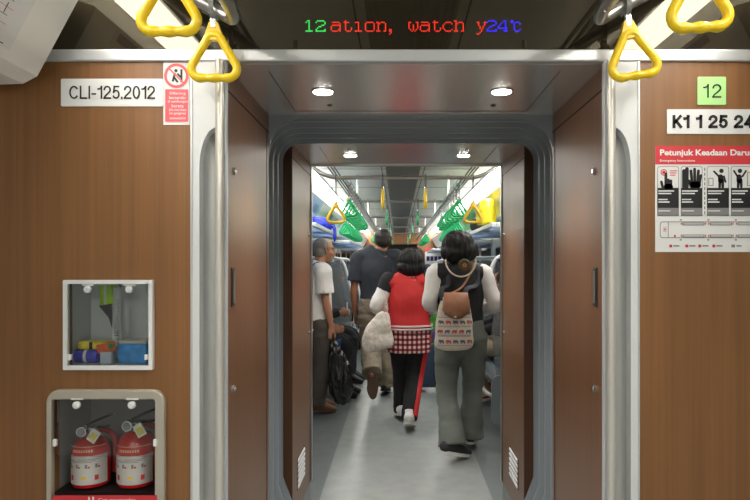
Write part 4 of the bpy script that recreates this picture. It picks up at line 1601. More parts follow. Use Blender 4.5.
def person(label, loc, rotz, J, H, skin, girth=1.0, headyaw=0.0, handdir=None, curl=0.9, feet=True, headtilt=0.0):
    root = thing('person', label, 'person', loc, rotz)
    k = H / 1.6
    side = (J['hipR'] - J['hipL']).normalized()
    ss = (J['shR'] - J['shL']).normalized()
    bm = bmesh.new()
    g = girth
    pel, wai, che, nek = J['pelvis'], J['waist'], J['chest'], J['neck']
    top = (J['shL'] + J['shR']) / 2
    down = (pel - wai).normalized()
    tube(bm, [pel + down * .035 * k, pel, wai, che, top + V((0, 0, .02 * k)), nek.lerp(top, .35) + V((0, 0, .01))],
         [(.12 * g * k, .09 * g * k), (.138 * g * k, .098 * g * k), (.120 * g * k, .086 * g * k), (.138 * g * k, .098 * g * k), (.125 * k, .075 * k), (.06 * k, .055 * k)], side=side, seg=20, sub=4, cap='round')
    hd = J['head']
    tube(bm, [top, nek, hd + V((0, -.02 * k, -.02 * k))], [.062 * k, .052 * k, .052 * k], sub=3, cap='round')
    R = Matrix.Rotation(headyaw, 3, 'Z') @ Matrix.Rotation(headtilt, 3, 'X')
    hk = k * .98

    def hp(x, y, z):
        return hd + R @ (V((x, y, z)) * hk)
    ball(bm, hp(0, -.012, .022), [q * hk for q in (.073, .092, .092)], R)
    ball(bm, hp(0, .020, -.040), [q * hk for q in (.056, .066, .070)], R)
    ball(bm, hp(0, .050, -.085), [q * hk for q in (.030, .030, .024)], R)
    tube(bm, [hp(0, .076, .012), hp(0, .092, -.018), hp(0, .098, -.032), hp(0, .080, -.044)], [.008 * hk, .010 * hk, .015 * hk, .010 * hk], sub=2, cap='round', seg=8)
    tube(bm, [hp(-.05, .064, .026), hp(0, .080, .026), hp(.05, .064, .026)], .010 * hk, sub=3, cap='round', seg=8)
    for s_ in (-1, 1):
        ball(bm, hp(s_ * .042, .050, -.028), [q * hk for q in (.024, .026, .026)], R)
        tube(bm, [hp(s_ * .074, -.004, -.030), hp(s_ * .080, -.016, .0), hp(s_ * .078, -.018, .022), hp(s_ * .073, -.002, .022)], [.008 * hk, .011 * hk, .012 * hk, .008 * hk], sub=2, cap='round', seg=8)
        sd = 'L' if s_ < 0 else 'R'
        sh, el, wr = J['sh' + sd], J['el' + sd], J['wr' + sd]
        tube(bm, [top.lerp(sh, .5), sh, sh.lerp(el, .4), el, el.lerp(wr, .35), wr], [.055 * k, .054 * k, .045 * k, .036 * k, .038 * k, .024 * k], sub=4, cap='round')
        # hand: palm, four fingers of unequal length, thumb from the side of the palm
        dr_ = (wr - el).normalized() if not handdir or sd not in handdir else V(handdir[sd]).normalized()
        inw = V((-s_, 0, 0))
        pn = (inw - dr_ * inw.dot(dr_))
        pn = pn.normalized() if pn.length > .1 else V((0, 1, 0))       # palm faces the body
        wd = dr_.cross(pn).normalized()
        fw = wd if wd.y > 0 or (abs(wd.y) < .2 and wd.z > 0) else -wd     # thumb side
        pm = wr + dr_ * .045 * k
        tube(bm, [wr - dr_ * .01, pm, wr + dr_ * .088 * k], [(.024 * k, .018 * k), (.040 * k, .016 * k), (.038 * k, .013 * k)], side=wd, sub=3, cap='round')
        for fi, (off, ln) in enumerate(((.030, .070), (.010, .080), (-.010, .074), (-.030, .058))):
            b0 = wr + dr_ * .080 * k + fw * off * k
            c1, c2, c3 = curl * .45, curl * 1.05, curl * 1.6
            p1 = b0 + (dr_ * math.cos(c1) + pn * math.sin(c1)) * ln * .45 * k
            p2 = p1 + (dr_ * math.cos(c2) + pn * math.sin(c2)) * ln * .32 * k
            p3 = p2 + (dr_ * math.cos(c3) + pn * math.sin(c3)) * ln * .26 * k
            tube(bm, [b0 - dr_ * .015, b0, p1, p2, p3], [.0095 * k, .0095 * k, .009 * k, .0082 * k, .007 * k], sub=2, cap='round', seg=8)
        t0 = wr + dr_ * .025 * k + fw * .022 * k
        t1 = t0 + (dr_ * .6 + fw * .7 + pn * .25).normalized() * .036 * k
        t2 = t1 + (dr_ * .85 + fw * .15 + pn * .5).normalized() * .030 * k
        tube(bm, [t0 - dr_ * .01, t0, t1, t2], [.012 * k, .013 * k, .011 * k, .009 * k], sub=2, cap='round', seg=8)
        hip, kn, an, to = J['hip' + sd], J['kn' + sd], J['an' + sd], J['to' + sd]
        tube(bm, [hip + V((0, 0, .03)), hip, hip.lerp(kn, .5), kn, kn.lerp(an, .35), an], [.075 * k, .078 * g * k, .064 * g * k, .050 * k, .052 * k, .035 * k], sub=4, cap='round')
        fd = (to - an)
        heel = an - V((fd.x, fd.y, 0)).normalized() * .03 * k - V((0, 0, .012 * k)) if abs(fd.z) < .12 else an
        tube(bm, [heel, an.lerp(to, .3), an.lerp(to, .82)], [.024 * k, .024 * k, .016 * k], sub=3, cap='round')
    body = remeshed('body', bm, skin, root, .0075, 3, fac=.5)
    for s_ in (-1, 1):
        e = bmesh.new()
        ball(e, hp(s_ * .031, .066, .008), [q * hk for q in (.0125, .010, .009)], R, 12, 8)
        ey = obj('eye', e, EYEW, root, smooth=True, local=True)
        e = bmesh.new()
        ball(e, hp(s_ * .031, .0745, .008), [q * hk for q in (.0055, .003, .0055)], R, 10, 6)
        obj('iris', e, INK, ey, smooth=True, local=True)
    e = bmesh.new()
    tube(e, [hp(-.022, .078, -.061), hp(0, .087, -.060), hp(.022, .078, -.061)], [(.003, .004), (.005, .007), (.003, .004)], side=(0, 1, 0), sub=3, cap='round', seg=8)
    obj('mouth', e, LIP, root, smooth=True, local=True)
    return root, hp, R, hk, k


def trousers(root, J, k, m, r=(.115, .098, .078, .074, .072), waist=(.160, .115), wr=.005, top=None, name='trousers', low=.02, crotch=True):
    side = (J['hipR'] - J['hipL']).normalized()
    bm = bmesh.new()
    top = top if top is not None else J['pelvis'].lerp(J['waist'], .75)
    pel = J['pelvis']
    dn = (pel - J['waist']).normalized()
    tube(bm, [top, pel + dn * .02 * k, pel + dn * .075 * k], [(waist[0] * .93 * k, waist[1] * .95 * k), (waist[0] * 1.08 * k, waist[1] * 1.10 * k), (waist[0] * .98 * k, waist[1] * 1.0 * k)], side=side, seg=22, sub=4)
    if crotch:
        ball(bm, pel + dn * .085 * k, (.085 * k, .088 * k, .075 * k))
    for sd in 'LR':
        h, kn, an = J['hip' + sd], J['kn' + sd], J['an' + sd]
        d = (an - kn).normalized()
        tube(bm, [h + (h - kn).normalized() * .02, h.lerp(kn, .3), kn, kn.lerp(an, .5), an + d * low],
             [r[0] * .86 * k, r[1] * k, r[2] * k, r[3] * k, r[4] * k], sub=5, seg=16)
    return remeshed(name, bm, m, root, .009, 3, wr=(wr, 9, 9, 17) if wr else None)


def torso_top(root, J, k, m, name, hem, prof, sleeves=None, srad=(.072, .062, .055), wr=.005, cut=1.0, neck=True, seed=0, shw=1.0):
    """prof: (half width, half depth) at hem, waist, chest, shoulder"""
    side = (J['hipR'] - J['hipL']).normalized()
    bm = bmesh.new()
    top = (J['shL'] + J['shR']) / 2
    pts = [hem, hem.lerp(J['chest'], .4), J['chest'], top + V((0, 0, .015 * k)), J['neck'].lerp(top, .35)]
    rr = [tuple(q * k for q in p) for p in prof] + [(.076 * k, .070 * k)]
    tube(bm, pts, rr, side=side, seg=24, sub=5)
    if neck:
        tube(bm, [J['neck'].lerp(top, .75), J['neck'].lerp(top, .35), J['neck'].lerp(top, -.02)], [(.088 * k, .080 * k), (.074 * k, .070 * k), (.067 * k, .065 * k)], side=side, sub=3, seg=18)
    for sd in 'LR':
        sh, el, wr_ = J['sh' + sd], J['el' + sd], J['wr' + sd]
        if sleeves is None:
            tube(bm, [top.lerp(sh, .4), top.lerp(sh, .97)], [srad[0] * k, srad[0] * .98 * k], sub=1, seg=16)
        elif sleeves == 'short':
            e = sh.lerp(el, .78)
            tube(bm, [top.lerp(sh, .5), sh, sh.lerp(e, .5), e], [srad[0] * .9 * k, srad[0] * k, srad[1] * 1.05 * k, srad[1] * 1.1 * k], sub=4, seg=16)
        else:
            tube(bm, [top.lerp(sh, .5), sh, sh.lerp(el, .5), el, el.lerp(wr_, .5), el.lerp(wr_, .97)], [srad[0] * .9 * k, srad[0] * k, srad[1] * k, srad[1] * .95 * k, srad[2] * k, srad[2] * .8 * k], sub=4, seg=16, cap='flat')
    return remeshed(name, bm, m, root, .008, 3, wr=(wr, 10, 10, 8) if wr else None)


def sleeves_only(root, J, k, m, name, srad, sides='LR', a=0.5, wr=.004):
    for sd in sides:
        top = (J['shL'] + J['shR']) / 2
        sh, el, wr_ = J['sh' + sd], J['el' + sd], J['wr' + sd]
        bm = bmesh.new()
        tube(bm, [top.lerp(sh, a + .3), sh, sh.lerp(el, .5), el, el.lerp(wr_, .5), el.lerp(wr_, .97)], [srad[0] * .9 * k, srad[0] * k, srad[1] * k, srad[1] * .95 * k, srad[2] * k, srad[2] * .75 * k], sub=4, seg=16)
        remeshed(name, bm, m, root, .008, 3, wr=(wr, 16, 16, 16))


def shoe(root, an, to, k, m, solem, name='shoe', sole_t=.022, lace=None, width=1.0):
    fd = (to - an)
    f = fd.normalized() if abs(fd.z) > .12 * k else V((fd.x, fd.y, fd.z * .6)).normalized()
    # foot frame: forward along the sole, up away from it
    up0 = V((0, 0, 1)) if abs(f.z) < .75 else V((0, 1, 0)) * (1 if f.z < 0 else -1)
    rt = f.cross(up0).normalized()
    up = rt.cross(f).normalized()
    L = .265 * k
    c = to - f * (L * .5 - .02 * k)
    low = -.015 * k

    def q(a, b, h):
        return c + f * a * L + rt * b * k * width + up * (h * k + low)
    bm = bmesh.new()
    tube(bm, [q(-.44, 0, .038), q(-.30, 0, .045), q(-.05, 0, .042), q(.22, 0, .030), q(.44, 0, .024)], [(.038 * k, .042 * k), (.044 * k, .048 * k), (.048 * k, .046 * k), (.050 * k, .034 * k), (.036 * k, .022 * k)], side=rt, sub=4, seg=16, cap='round')
    tube(bm, [q(-.30, 0, .05), q(-.28, 0, .10)], [(.042 * k, .048 * k), (.042 * k, .048 * k)], side=rt, sub=1, seg=16)
    s_ = remeshed(name, bm, m, root, .007, 3)
    bm = bmesh.new()
    out = []
    for i in range(28):
        a = 2 * PI * i / 28
        u = math.cos(a)
        wdt = (.054 if u > 0 else .047) * (1 - .15 * abs(u) ** 4)
        out.append((u * .53, math.sin(a) * wdt))
    va = [bm.verts.new(q(a, b, .012)) for a, b in out]
    vb = [bm.verts.new(q(a, b, .012 - sole_t)) for a, b in out]
    bm.faces.new(va)
    bm.faces.new(vb[::-1])
    for i in range(28):
        j = (i + 1) % 28
        bm.faces.new((va[i], vb[i], vb[j], va[j]))
    obj('sole', bm, solem, s_, local=True)
    if lace:
        for h in (.04, .10, .16):
            obj('lace', T([q(h, -.022, .064 - h * .1), q(h + .02, 0, .072 - h * .12), q(h, .022, .064 - h * .1)], .005, sub=2, seg=6), lace, s_, local=True)
    return s_


def hair(root, parts, m, name='hair', wr=.009, voxel=.007):
    bm = bmesh.new()
    for c, r, R in parts:
        ball(bm, c, r, R)
    return remeshed(name, bm, m, root, .007, 2, wr=(wr, 42, 42, 9))


def grounded(root, J, k):
    pass


def plaid_mat():
    m = bpy.data.materials.new('plaid_cloth')
    m.use_nodes = True
    nt = m.node_tree
    b = nt.nodes['Principled BSDF']
    b.inputs['Roughness'].default_value = .8
    tc = nt.nodes.new('ShaderNodeTexCoord')
    sp = nt.nodes.new('ShaderNodeSeparateXYZ')
    nt.links.new(tc.outputs['Object'], sp.inputs[0])
    res = []
    for o_, f in ((0, 26.0), (2, 24.0)):
        mu = nt.nodes.new('ShaderNodeMath')
        mu.operation = 'MULTIPLY'
        mu.inputs[1].default_value = f
        nt.links.new(sp.outputs[o_], mu.inputs[0])
        fr = nt.nodes.new('ShaderNodeMath')
        fr.operation = 'FRACT'
        nt.links.new(mu.outputs[0], fr.inputs[0])
        g = nt.nodes.new('ShaderNodeMath')
        g.operation = 'GREATER_THAN'
        g.inputs[1].default_value = .5
        nt.links.new(fr.outputs[0], g.inputs[0])
        res.append(g)
    ad = nt.nodes.new('ShaderNodeMath')
    ad.operation = 'ADD'
    nt.links.new(res[0].outputs[0], ad.inputs[0])
    nt.links.new(res[1].outputs[0], ad.inputs[1])
    mp = nt.nodes.new('ShaderNodeMath')
    mp.operation = 'MULTIPLY'
    mp.inputs[1].default_value = .5
    nt.links.new(ad.outputs[0], mp.inputs[0])
    rp = nt.nodes.new('ShaderNodeValToRGB')
    rp.color_ramp.interpolation = 'CONSTANT'
    e = rp.color_ramp.elements
    e[0].position, e[0].color = 0, (*lin((224, 216, 210)), 1)
    e[1].position, e[1].color = .4, (*lin((168, 52, 58)), 1)
    x = e.new(.8)
    x.color = (*lin((34, 26, 30)), 1)
    nt.links.new(mp.outputs[0], rp.inputs[0])
    nt.links.new(rp.outputs[0], b.inputs['Base Color'])
    return m


def print_mat(name, base, cols, fx, fz):
    """cream cloth with rows of small printed figures"""
    m = bpy.data.materials.new(name)
    m.use_nodes = True
    nt = m.node_tree
    b = nt.nodes['Principled BSDF']
    b.inputs['Roughness'].default_value = .8
    tc = nt.nodes.new('ShaderNodeTexCoord')
    mp = nt.nodes.new('ShaderNodeMapping')
    mp.inputs['Scale'].default_value = (fx, 1, fz)
    nt.links.new(tc.outputs['Object'], mp.inputs[0])
    vo = nt.nodes.new('ShaderNodeTexVoronoi')
    vo.inputs['Randomness'].default_value = .25
    vo.inputs['Scale'].default_value = 1.0
    nt.links.new(mp.outputs[0], vo.inputs['Vector'])
    lt = nt.nodes.new('ShaderNodeMath')
    lt.operation = 'LESS_THAN'
    lt.inputs[1].default_value = .36
    nt.links.new(vo.outputs['Distance'], lt.inputs[0])
    sp = nt.nodes.new('ShaderNodeSeparateColor')
    nt.links.new(vo.outputs['Color'], sp.inputs[0])
    rp = nt.nodes.new('ShaderNodeValToRGB')
    rp.color_ramp.interpolation = 'CONSTANT'
    e = rp.color_ramp.elements
    e[0].color = (*lin(cols[0]), 1)
    e[1].position, e[1].color = .4, (*lin(cols[1]), 1)
    x = e.new(.7)
    x.color = (*lin(cols[2]), 1)
    nt.links.new(sp.outputs[0], rp.inputs[0])
    mx = nt.nodes.new('ShaderNodeMix')
    mx.data_type = 'RGBA'
    mx.inputs[6].default_value = (*lin(base), 1)
    nt.links.new(lt.outputs[0], mx.inputs[0])
    nt.links.new(rp.outputs[0], mx.inputs[7])
    nt.links.new(mx.outputs[2], b.inputs['Base Color'])
    return m


CLW = mat('cloth_white', (222, 220, 218), .8)
CLBK = mat('cloth_black', (26, 26, 30), .85)
CLNV = mat('cloth_charcoal_navy', (38, 41, 50), .85)
CLGG = mat('cloth_grey_green', (104, 110, 104), .85)
CLRD = mat('cloth_red', (190, 34, 36), .7)
CLKH = mat('cloth_khaki', (120, 110, 94), .85)
CLDG = mat('cloth_dark_taupe', (74, 68, 62), .85)
RUBW = mat('rubber_white', (222, 222, 218), .6)
RUBB = mat('rubber_black', (24, 24, 25), .6)
RUBBR = mat('rubber_brown', (86, 66, 52), .7)
LEATH = mat('leather_brown', (150, 104, 78), .55, var=.12, vscale=(30, 30, 30))

# --- person in grey trousers and dark vest with the elephant bag
GH = 1.60
J = jset(GH)
J.update(head=V((-.025, .03, 1.475)), neck=V((-.015, .0, 1.365)), chest=V((0, .01, 1.18)), waist=V((0, .0, 1.00)), pelvis=V((.0, 0, .865)),
         shL=V((-.178, 0, 1.295)), shR=V((.160, 0, 1.290)), elL=V((-.225, -.03, 1.085)), elR=V((.245, -.03, 1.075)), wrL=V((-.14, .20, 1.02)), wrR=V((.18, .21, 1.0)),
         hipL=V((-.085, 0, .835)), hipR=V((.09, 0, .835)), knL=V((-.100, .01, .46)), knR=V((.098, .10, .47)), anL=V((-.072, -.165, .10)), anR=V((.085, .125, .085)),
         toL=V((.035, -.075, .03)), toR=V((.10, .29, .030)))
r_, hp, R, hk, k = person('person seen from behind in dark vest, white sleeves and flared grey trousers', (.402, 4.30, 0), 0, J, GH, SKIN2, 1.0, .15)
trousers(r_, J, k, CLGG, r=(.120, .100, .076, .082, .100), waist=(.170, .125), wr=.007, low=-.005)
torso_top(r_, J, k, CLBK, 'vest', V((0, 0, .885)), [(.168, .128), (.160, .118), (.172, .125), (.165, .085)], None, (.075, .06, .05))
sleeves_only(r_, J, k, CLW, 'sleeve', (.070, .060, .048))
hair(r_, [(hp(0, -.02, .012), (.116, .112, .112), R), (hp(0, -.055, -.035), (.132, .088, .085), R), (hp(.0, -.045, .03), (.118, .098, .100), R), (hp(.025, -.05, -.02), (.122, .092, .085), R)], HAIRB)
bm = bmesh.new()
for i in range(30):
    a = PI * i / 29
    ball(bm, (-.012 + .105 * math.cos(a), -.118 - .030 * math.sin(a), 1.385 - .112 * math.sin(a)), (.0065,) * 3, None, 8, 6)
obj('bead_cord', bm, mat('bead_ivory', (222, 210, 190), .4), r_, smooth=True, local=True)
bm = bmesh.new()
lathe(bm, [(.036, -.158), (.045, -.150), (.040, -.12)], (.01, -.006, 1.352), 24, 'y')
sc = obj('hair_tie', bm, mat('hair_tie_green', (44, 66, 38), .7), r_, local=True)
bm = bmesh.new()
ringprism(bm, circ(.01, 1.352, .033, 24), circ(.01, 1.352, .022, 24), -.167, -.1630)
obj('ring_pattern', bm, mat('tie_red', (104, 40, 34), .7), sc, local=True)
bm = bmesh.new()
ringprism(bm, circ(.01, 1.352, .013, 18), circ(.01, 1.352, .007, 18), -.167, -.1630)
obj('ring_pattern', bm, mat('tie_gold', (190, 160, 70), .5), sc, local=True)
bm = bmesh.new()
for a, b in ((0, 0), (.014, .010), (-.010, .012), (.004, .022)):
    ball(bm, hp(-.058 + a, -.105, .058 + b), (.007, .005, .007), R, 8, 6)
obj('hair_clip', bm, mat('clip_gold', (196, 170, 96), .3, .8), r_, smooth=True, local=True)
shoe(r_, J['anL'], J['toL'], k, mat('canvas_dark', (52, 50, 56), .8), RUBW, width=.95)
shoe(r_, J['anR'], J['toR'], k, mat('canvas_dark', (52, 50, 56), .8), RUBW, width=.95)

# elephant print bag on her back
bg = thing('backpack', 'cream drawstring bag with elephant rows and brown flap on the vest wearer', 'bag', (.36, 4.13, .87))
bx, by, bz = .335, 4.105, .79
bm = bmesh.new()
pts = [(bx, by, bz), (bx, by - .01, bz + .03), (bx + .002, by, bz + .19), (bx + .008, by + .012, bz + .34)]
tube(bm, pts, [(.118, .030), (.134, .052), (.124, .046), (.098, .026)], side=(1, 0, 0), seg=22, sub=4)
bgm = bpy.data.materials.new('x')
body = remeshed('bag_body', bm, mat('cream_canvas', (204, 194, 180), .8, var=.1, vscale=(60, 60, 60)), bg, .009, 3, wr=(.004, 12, 12, 12), local=False)
bpy.data.materials.remove(bgm)
from mathutils.bvhtree import BVHTree
wm = [v.co + V((0, 0, 0)) for v in body.data.vertices]
MB_ = full(body)
bvh = BVHTree.FromPolygons([MB_ @ c for c in wm], [tuple(p.vertices) for p in body.data.polygons])


def decal(bm, pts, off=.0022):
    """flat printed shape laid on the bag's front"""
    vs = []
    for a, b in pts:
        h = bvh.ray_cast(V((a, 3.0, b)), V((0, 1, 0)))[0]
        if h is None:
            return
        vs.append(bm.verts.new((a, h.y - off, b)))
    bm.faces.new(vs)


def elephant(bm, x, z, w_, f):
    h = w_ * .7
    def q(u, v2):
        return (x + f * u * w_, z + v2 * h)
    decal(bm, [q(*p) for p in ((-.46, -.5), (-.28, -.5), (-.26, -.2), (.02, -.2), (.04, -.5), (.22, -.5), (.24, -.05), (.30, .0), (.34, -.4), (.44, -.4), (.46, .15), (.40, .42), (.24, .5), (.10, .42), (-.2, .46), (-.42, .3), (-.5, .0))])


prA, prB, prC = bmesh.new(), bmesh.new(), bmesh.new()
for row, (z, cols) in enumerate(((bz + .045, 'BAB'), (bz + .112, 'ABA'), (bz + .175, 'BAB'), (bz + .235, 'ABA'))):
    for i in range(5):
        x = bx - .096 + i * .048 + (.0 if row % 2 else .006)
        elephant({'A': prA, 'B': prB}[cols[i % 3]], x, z, .038, 1 if row % 2 else -1)
for z in (bz + .018, bz + .078, bz + .084, bz + .143, bz + .149, bz + .206):
    for i in range(18):
        x = bx - .112 + i * .0125
        decal(prC, [(x, z), (x + .0125, z), (x + .0125, z + .0035), (x, z + .0035)])
for i in range(16):
    x = bx - .104 + i * .0135
    decal(prC, [(x, z0_ := bz + .088), (x + .011, z0_), (x + .0055, z0_ + .011)])
obj('grey_print', prB, mat('print_slate', (92, 94, 108), .8), body)
obj('red_print', prA, mat('print_rust', (176, 78, 74), .8), body)
obj('line_print', prC, INKG, body)
bm = bmesh.new()
flp = []
rows = []
for j in range(8):
    t = j / 7
    wz = bz + .375 - .165 * t
    hw = .080 + .020 * t if t < .75 else .095 - (t - .75) * .22
    row = []
    for i in range(11):
        u = -1 + 2 * i / 10
        row.append(bm.verts.new((bx + .012 + u * hw, by - .018 - .038 * min(1, t * 2.5) * math.sqrt(max(0, 1 - (u * .8) ** 2)) - .004, wz - (.010 * (1 - u * u) if t > .9 else 0))))
    rows.append(row)
for a, b in zip(rows, rows[1:]):
    for i in range(10):
        bm.faces.new((a[i], a[i + 1], b[i + 1], b[i]))
fl = obj('leather_flap', bm, LEATH, bg, smooth=True)
sm = fl.modifiers.new('s', 'SOLIDIFY')
sm.thickness = .005
bm = bmesh.new()
lathe(bm, [(.008, -.003), (.008, .003)], (bx + .005, by - .062, bz + .215), 12, 'y')
obj('flap_button', bm, CHROME, fl)
for sx, topx in ((-.085, -.095), (.085, .105)):
    obj('shoulder_strap', T([(bx + sx * .9, by + .0, bz + .32), (bx + sx + .005, by + .03, bz + .40), (.402 + topx, 4.205, 1.22), (.402 + topx * 1.05, 4.25, 1.345), (.402 + topx * 1.05, 4.33, 1.365)], [(.017, .0035)] * 5, side=(1, 0, 0), sub=4, seg=8), mat('strap_slate', (40, 43, 52), .7), bg, auto=50)
obj('crossbody_strap', T([(bx - .04, by + .03, bz + .36), (.40, 4.185, 1.20), (.475, 4.215, 1.32), (.50, 4.27, 1.375)], [(.009, .003)] * 4, side=(1, 0, 0), sub=4, seg=8), LEATH, bg, auto=50)

# --- person in the red vest
RH = 1.50
J = jset(RH)
J.update(head=V((.02, .03, 1.375)), neck=V((.01, .0, 1.27)), chest=V((0, .0, 1.09)), waist=V((0, 0, .93)), pelvis=V((0, 0, .80)),
         shL=V((-.168, 0, 1.205)), shR=V((.165, 0, 1.205)), elL=V((-.265, -.02, 1.005)), elR=V((.255, -.01, 1.010)), wrL=V((-.165, .13, .93)), wrR=V((.20, .20, .95)),
         hipL=V((-.08, 0, .775)), hipR=V((.085, 0, .775)), knL=V((-.060, .11, .43)), knR=V((.055, .02, .425)), anL=V((-.062, .20, .085)), anR=V((.005, -.205, .125)),
         toL=V((-.062, .36, .03)), toR=V((.015, -.045, .028)))
r_, hp, R, hk, k = person('person with bobbed black hair in a red vest over plaid shirt and black trousers', (.040, 5.05, 0), 0, J, RH, SKIN2, 1.0, .1)
tro = trousers(r_, J, k, CLBK, r=(.115, .098, .080, .074, .070), waist=(.165, .122), wr=.005)
for sx, nm in ((1, 'R'),):
    h, kn, an = J['hip' + nm], J['kn' + nm], J['an' + nm]
    obj('side_stripe', T([h + V((.088, -.060, -.03)), h.lerp(kn, .4) + V((.074, -.060, 0)), kn + V((.056, -.050, 0)), kn.lerp(an, .5) + V((.052, -.050, .01)), an + V((.048, -.045, .02))], [(.027, .012)] * 5, side=(1, 1, 0), sub=4, seg=8), CLRD, tro, local=True, auto=60)
torso_top(r_, J, k, plaid_mat(), 'plaid_shirt', V((0, 0, .625)), [(.206, .156), (.200, .150), (.150, .110), (.14, .078)], None, (.070, .06, .05), wr=.005)
vs = torso_top(r_, J, k, CLRD, 'vest', V((0, 0, .815)), [(.216, .164), (.188, .140), (.178, .132), (.170, .090)], None, (.080, .06, .05), wr=.006)
bm = bmesh.new()
for z, t_ in ((.848, .007), (.822, .007)):
    ring = [(.216 * k * 1.02 * math.cos(a), .163 * k * 1.03 * math.sin(a), z) for a in [2 * PI * i / 32 for i in range(32)]]
    tube(bm, ring, [(t_, .004)] * 32, side=(0, 0, 1), sub=1, seg=6, closed=True)
obj('hem_stripes', bm, CLW, vs, local=True)
sleeves_only(r_, J, k, CLW, 'sleeve', (.074, .070, .052))
for sd, sg in (('L', -1), ('R', 1)):
    sh = J['sh' + sd]
    bm = T([sh + V((-sg * .005, 0, .02)), sh.lerp(J['el' + sd], .28) + V((0, 0, 0))], [.079 * k, .076 * k], sub=1, seg=16, cap='round')
    remeshed('shoulder_patch', bm, CLBK, r_, .009, 2)
hair(r_, [(hp(0, -.02, .018), (.112, .112, .108), R), (hp(0, -.045, -.050), (.122, .085, .085), R)], HAIRB)
shoe(r_, J['anL'], J['toL'], k * 1.12, CLW, RUBW)
shoe(r_, J['anR'], J['toR'], k * 1.12, CLW, RUBW)

hb = thing('handbag', 'white printed handbag hanging beside the red vest', 'bag', (-.22, 4.88, .70))
c0 = V((-.205, 4.88, .80))
bm = T([c0 + V((0, 0, -.14)), c0 + V((-.005, 0, -.10)), c0, c0 + V((.035, 0, .12)), c0 + V((.06, 0, .17))], [(.115, .04), (.135, .06), (.115, .055), (.065, .035), (.03, .02)], side=(1, 0, 0), sub=4, seg=18)
remeshed('bag_body', bm, mat('pale_print', (216, 208, 198), .8, var=.22, vscale=(38, 38, 38)), hb, .009, 3, wr=(.010, 13, 13, 13), local=False)
obj('strap', T([c0 + V((.05, 0, .15)), c0 + V((.055, -.02, .24)), c0 + V((.03, .02, .33)), c0 + V((.07, .06, .22)), c0 + V((.06, .02, .15))], [(.011, .004)] * 5, side=(0, 1, 0), sub=4, seg=8), mat('strap_cream', (206, 196, 184), .7), hb, auto=50)

gb = thing('shopping_bag', 'green shopping bag carried at the right side of the red vest', 'bag', (.30, 5.36, .62))
c0 = V((.30, 5.36, .80))
bm = T([c0 + V((0, 0, -.15)), c0 + V((0, 0, -.11)), c0 + V((-.005, 0, .06)), c0 + V((-.02, 0, .13))], [(.075, .05), (.09, .07), (.075, .055), (.03, .025)], side=(1, 0, 0), sub=4, seg=16)
remeshed('bag_body', bm, mat('bag_green', (64, 150, 60), .5, var=.3, vscale=(25, 25, 25)), gb, .010, 2, wr=(.012, 14, 14, 10), local=False)
obj('grip', T([c0 + V((-.02, 0, .12)), c0 + V((-.03, -.01, .17)), c0 + V((-.028, 0, .20))], [(.018, .008)] * 3, sub=3, seg=8), mat('bag_grip', (90, 170, 80), .5), gb, auto=50)
bm = bmesh.new()
for i in range(5):
    a = -.5 + i * .22
    tube(bm, [c0 + V((.01, -.07, .03)), c0 + V((.01 + .10 * math.sin(a - .5), -.085, .03 - .14 * math.cos(a)))], .007, sub=1, seg=6)
obj('tassel', bm, mat('tassel_violet', (96, 70, 140), .6), gb)

# --- man in charcoal shirt
MH = 1.72
J = jset(MH, 1.12)
J.update(head=V((.055, .02, 1.605)), neck=V((.035, -.0, 1.505)), chest=V((0, 0, 1.29)), waist=V((0, 0, 1.09)), pelvis=V((0, 0, .94)),
         shL=V((-.19, 0, 1.425)), shR=V((.20, 0, 1.425)), elL=V((-.245, -.02, 1.11)), elR=V((.25, 0, 1.11)), wrL=V((-.238, .03, .86)), wrR=V((.22, .16, .92)),
         hipL=V((-.09, 0, .90)), hipR=V((.095, 0, .90)), knL=V((-.080, .03, .50)), knR=V((.085, .07, .49)), anL=V((-.045, -.335, .285)), anR=V((.072, .04, .09)),
         toL=V((-.040, -.300, .065)), toR=V((.085, .21, .03)))
r_, hp, R, hk, k = person('person with short dark hair in a charcoal shirt and khaki trousers, heel raised', (-.255, 6.2, 0), 0, J, MH, SKIN, 1.1, 0.05)
trousers(r_, J, k, CLKH, r=(.128, .114, .098, .098, .094), waist=(.172, .13), wr=.011, low=.0)
sh_ = torso_top(r_, J, k, CLNV, 'shirt', V((0, 0, 1.005)), [(.172, .13), (.172, .128), (.190, .132), (.185, .092)], 'short', (.080, .074, .07), wr=.006)
bm = T([J['shL'] + V((.06, -.05, .075)), V((-.05, -.125, 1.32)), V((.06, -.140, 1.20)), V((.16, -.11, 1.06))], [(.012, .004)] * 4, side=(1, 0, 1), sub=5, seg=8)
obj('sling_strap', bm, BLACK, r_, local=True, auto=60)
bm = bmesh.new()
ring = [(.166 * k * math.cos(a), .126 * k * math.sin(a), 1.0) for a in [2 * PI * i / 32 for i in range(32)]]
tube(bm, ring, [(.018, .005)] * 32, side=(0, 0, 1), sub=1, seg=6, closed=True)
obj('belt', bm, mat('belt_brown', (70, 48, 36), .5), r_, local=True)
hair(r_, [(hp(0, -.024, .034), (.090, .096, .082), R), (hp(0, -.05, -.005), (.084, .066, .075), R)], HAIRD, wr=.003)
shoe(r_, J['anL'], J['toL'], k, mat('shoe_taupe', (92, 80, 68), .7), RUBBR)
shoe(r_, J['anR'], J['toR'], k, RUBB, RUBB)

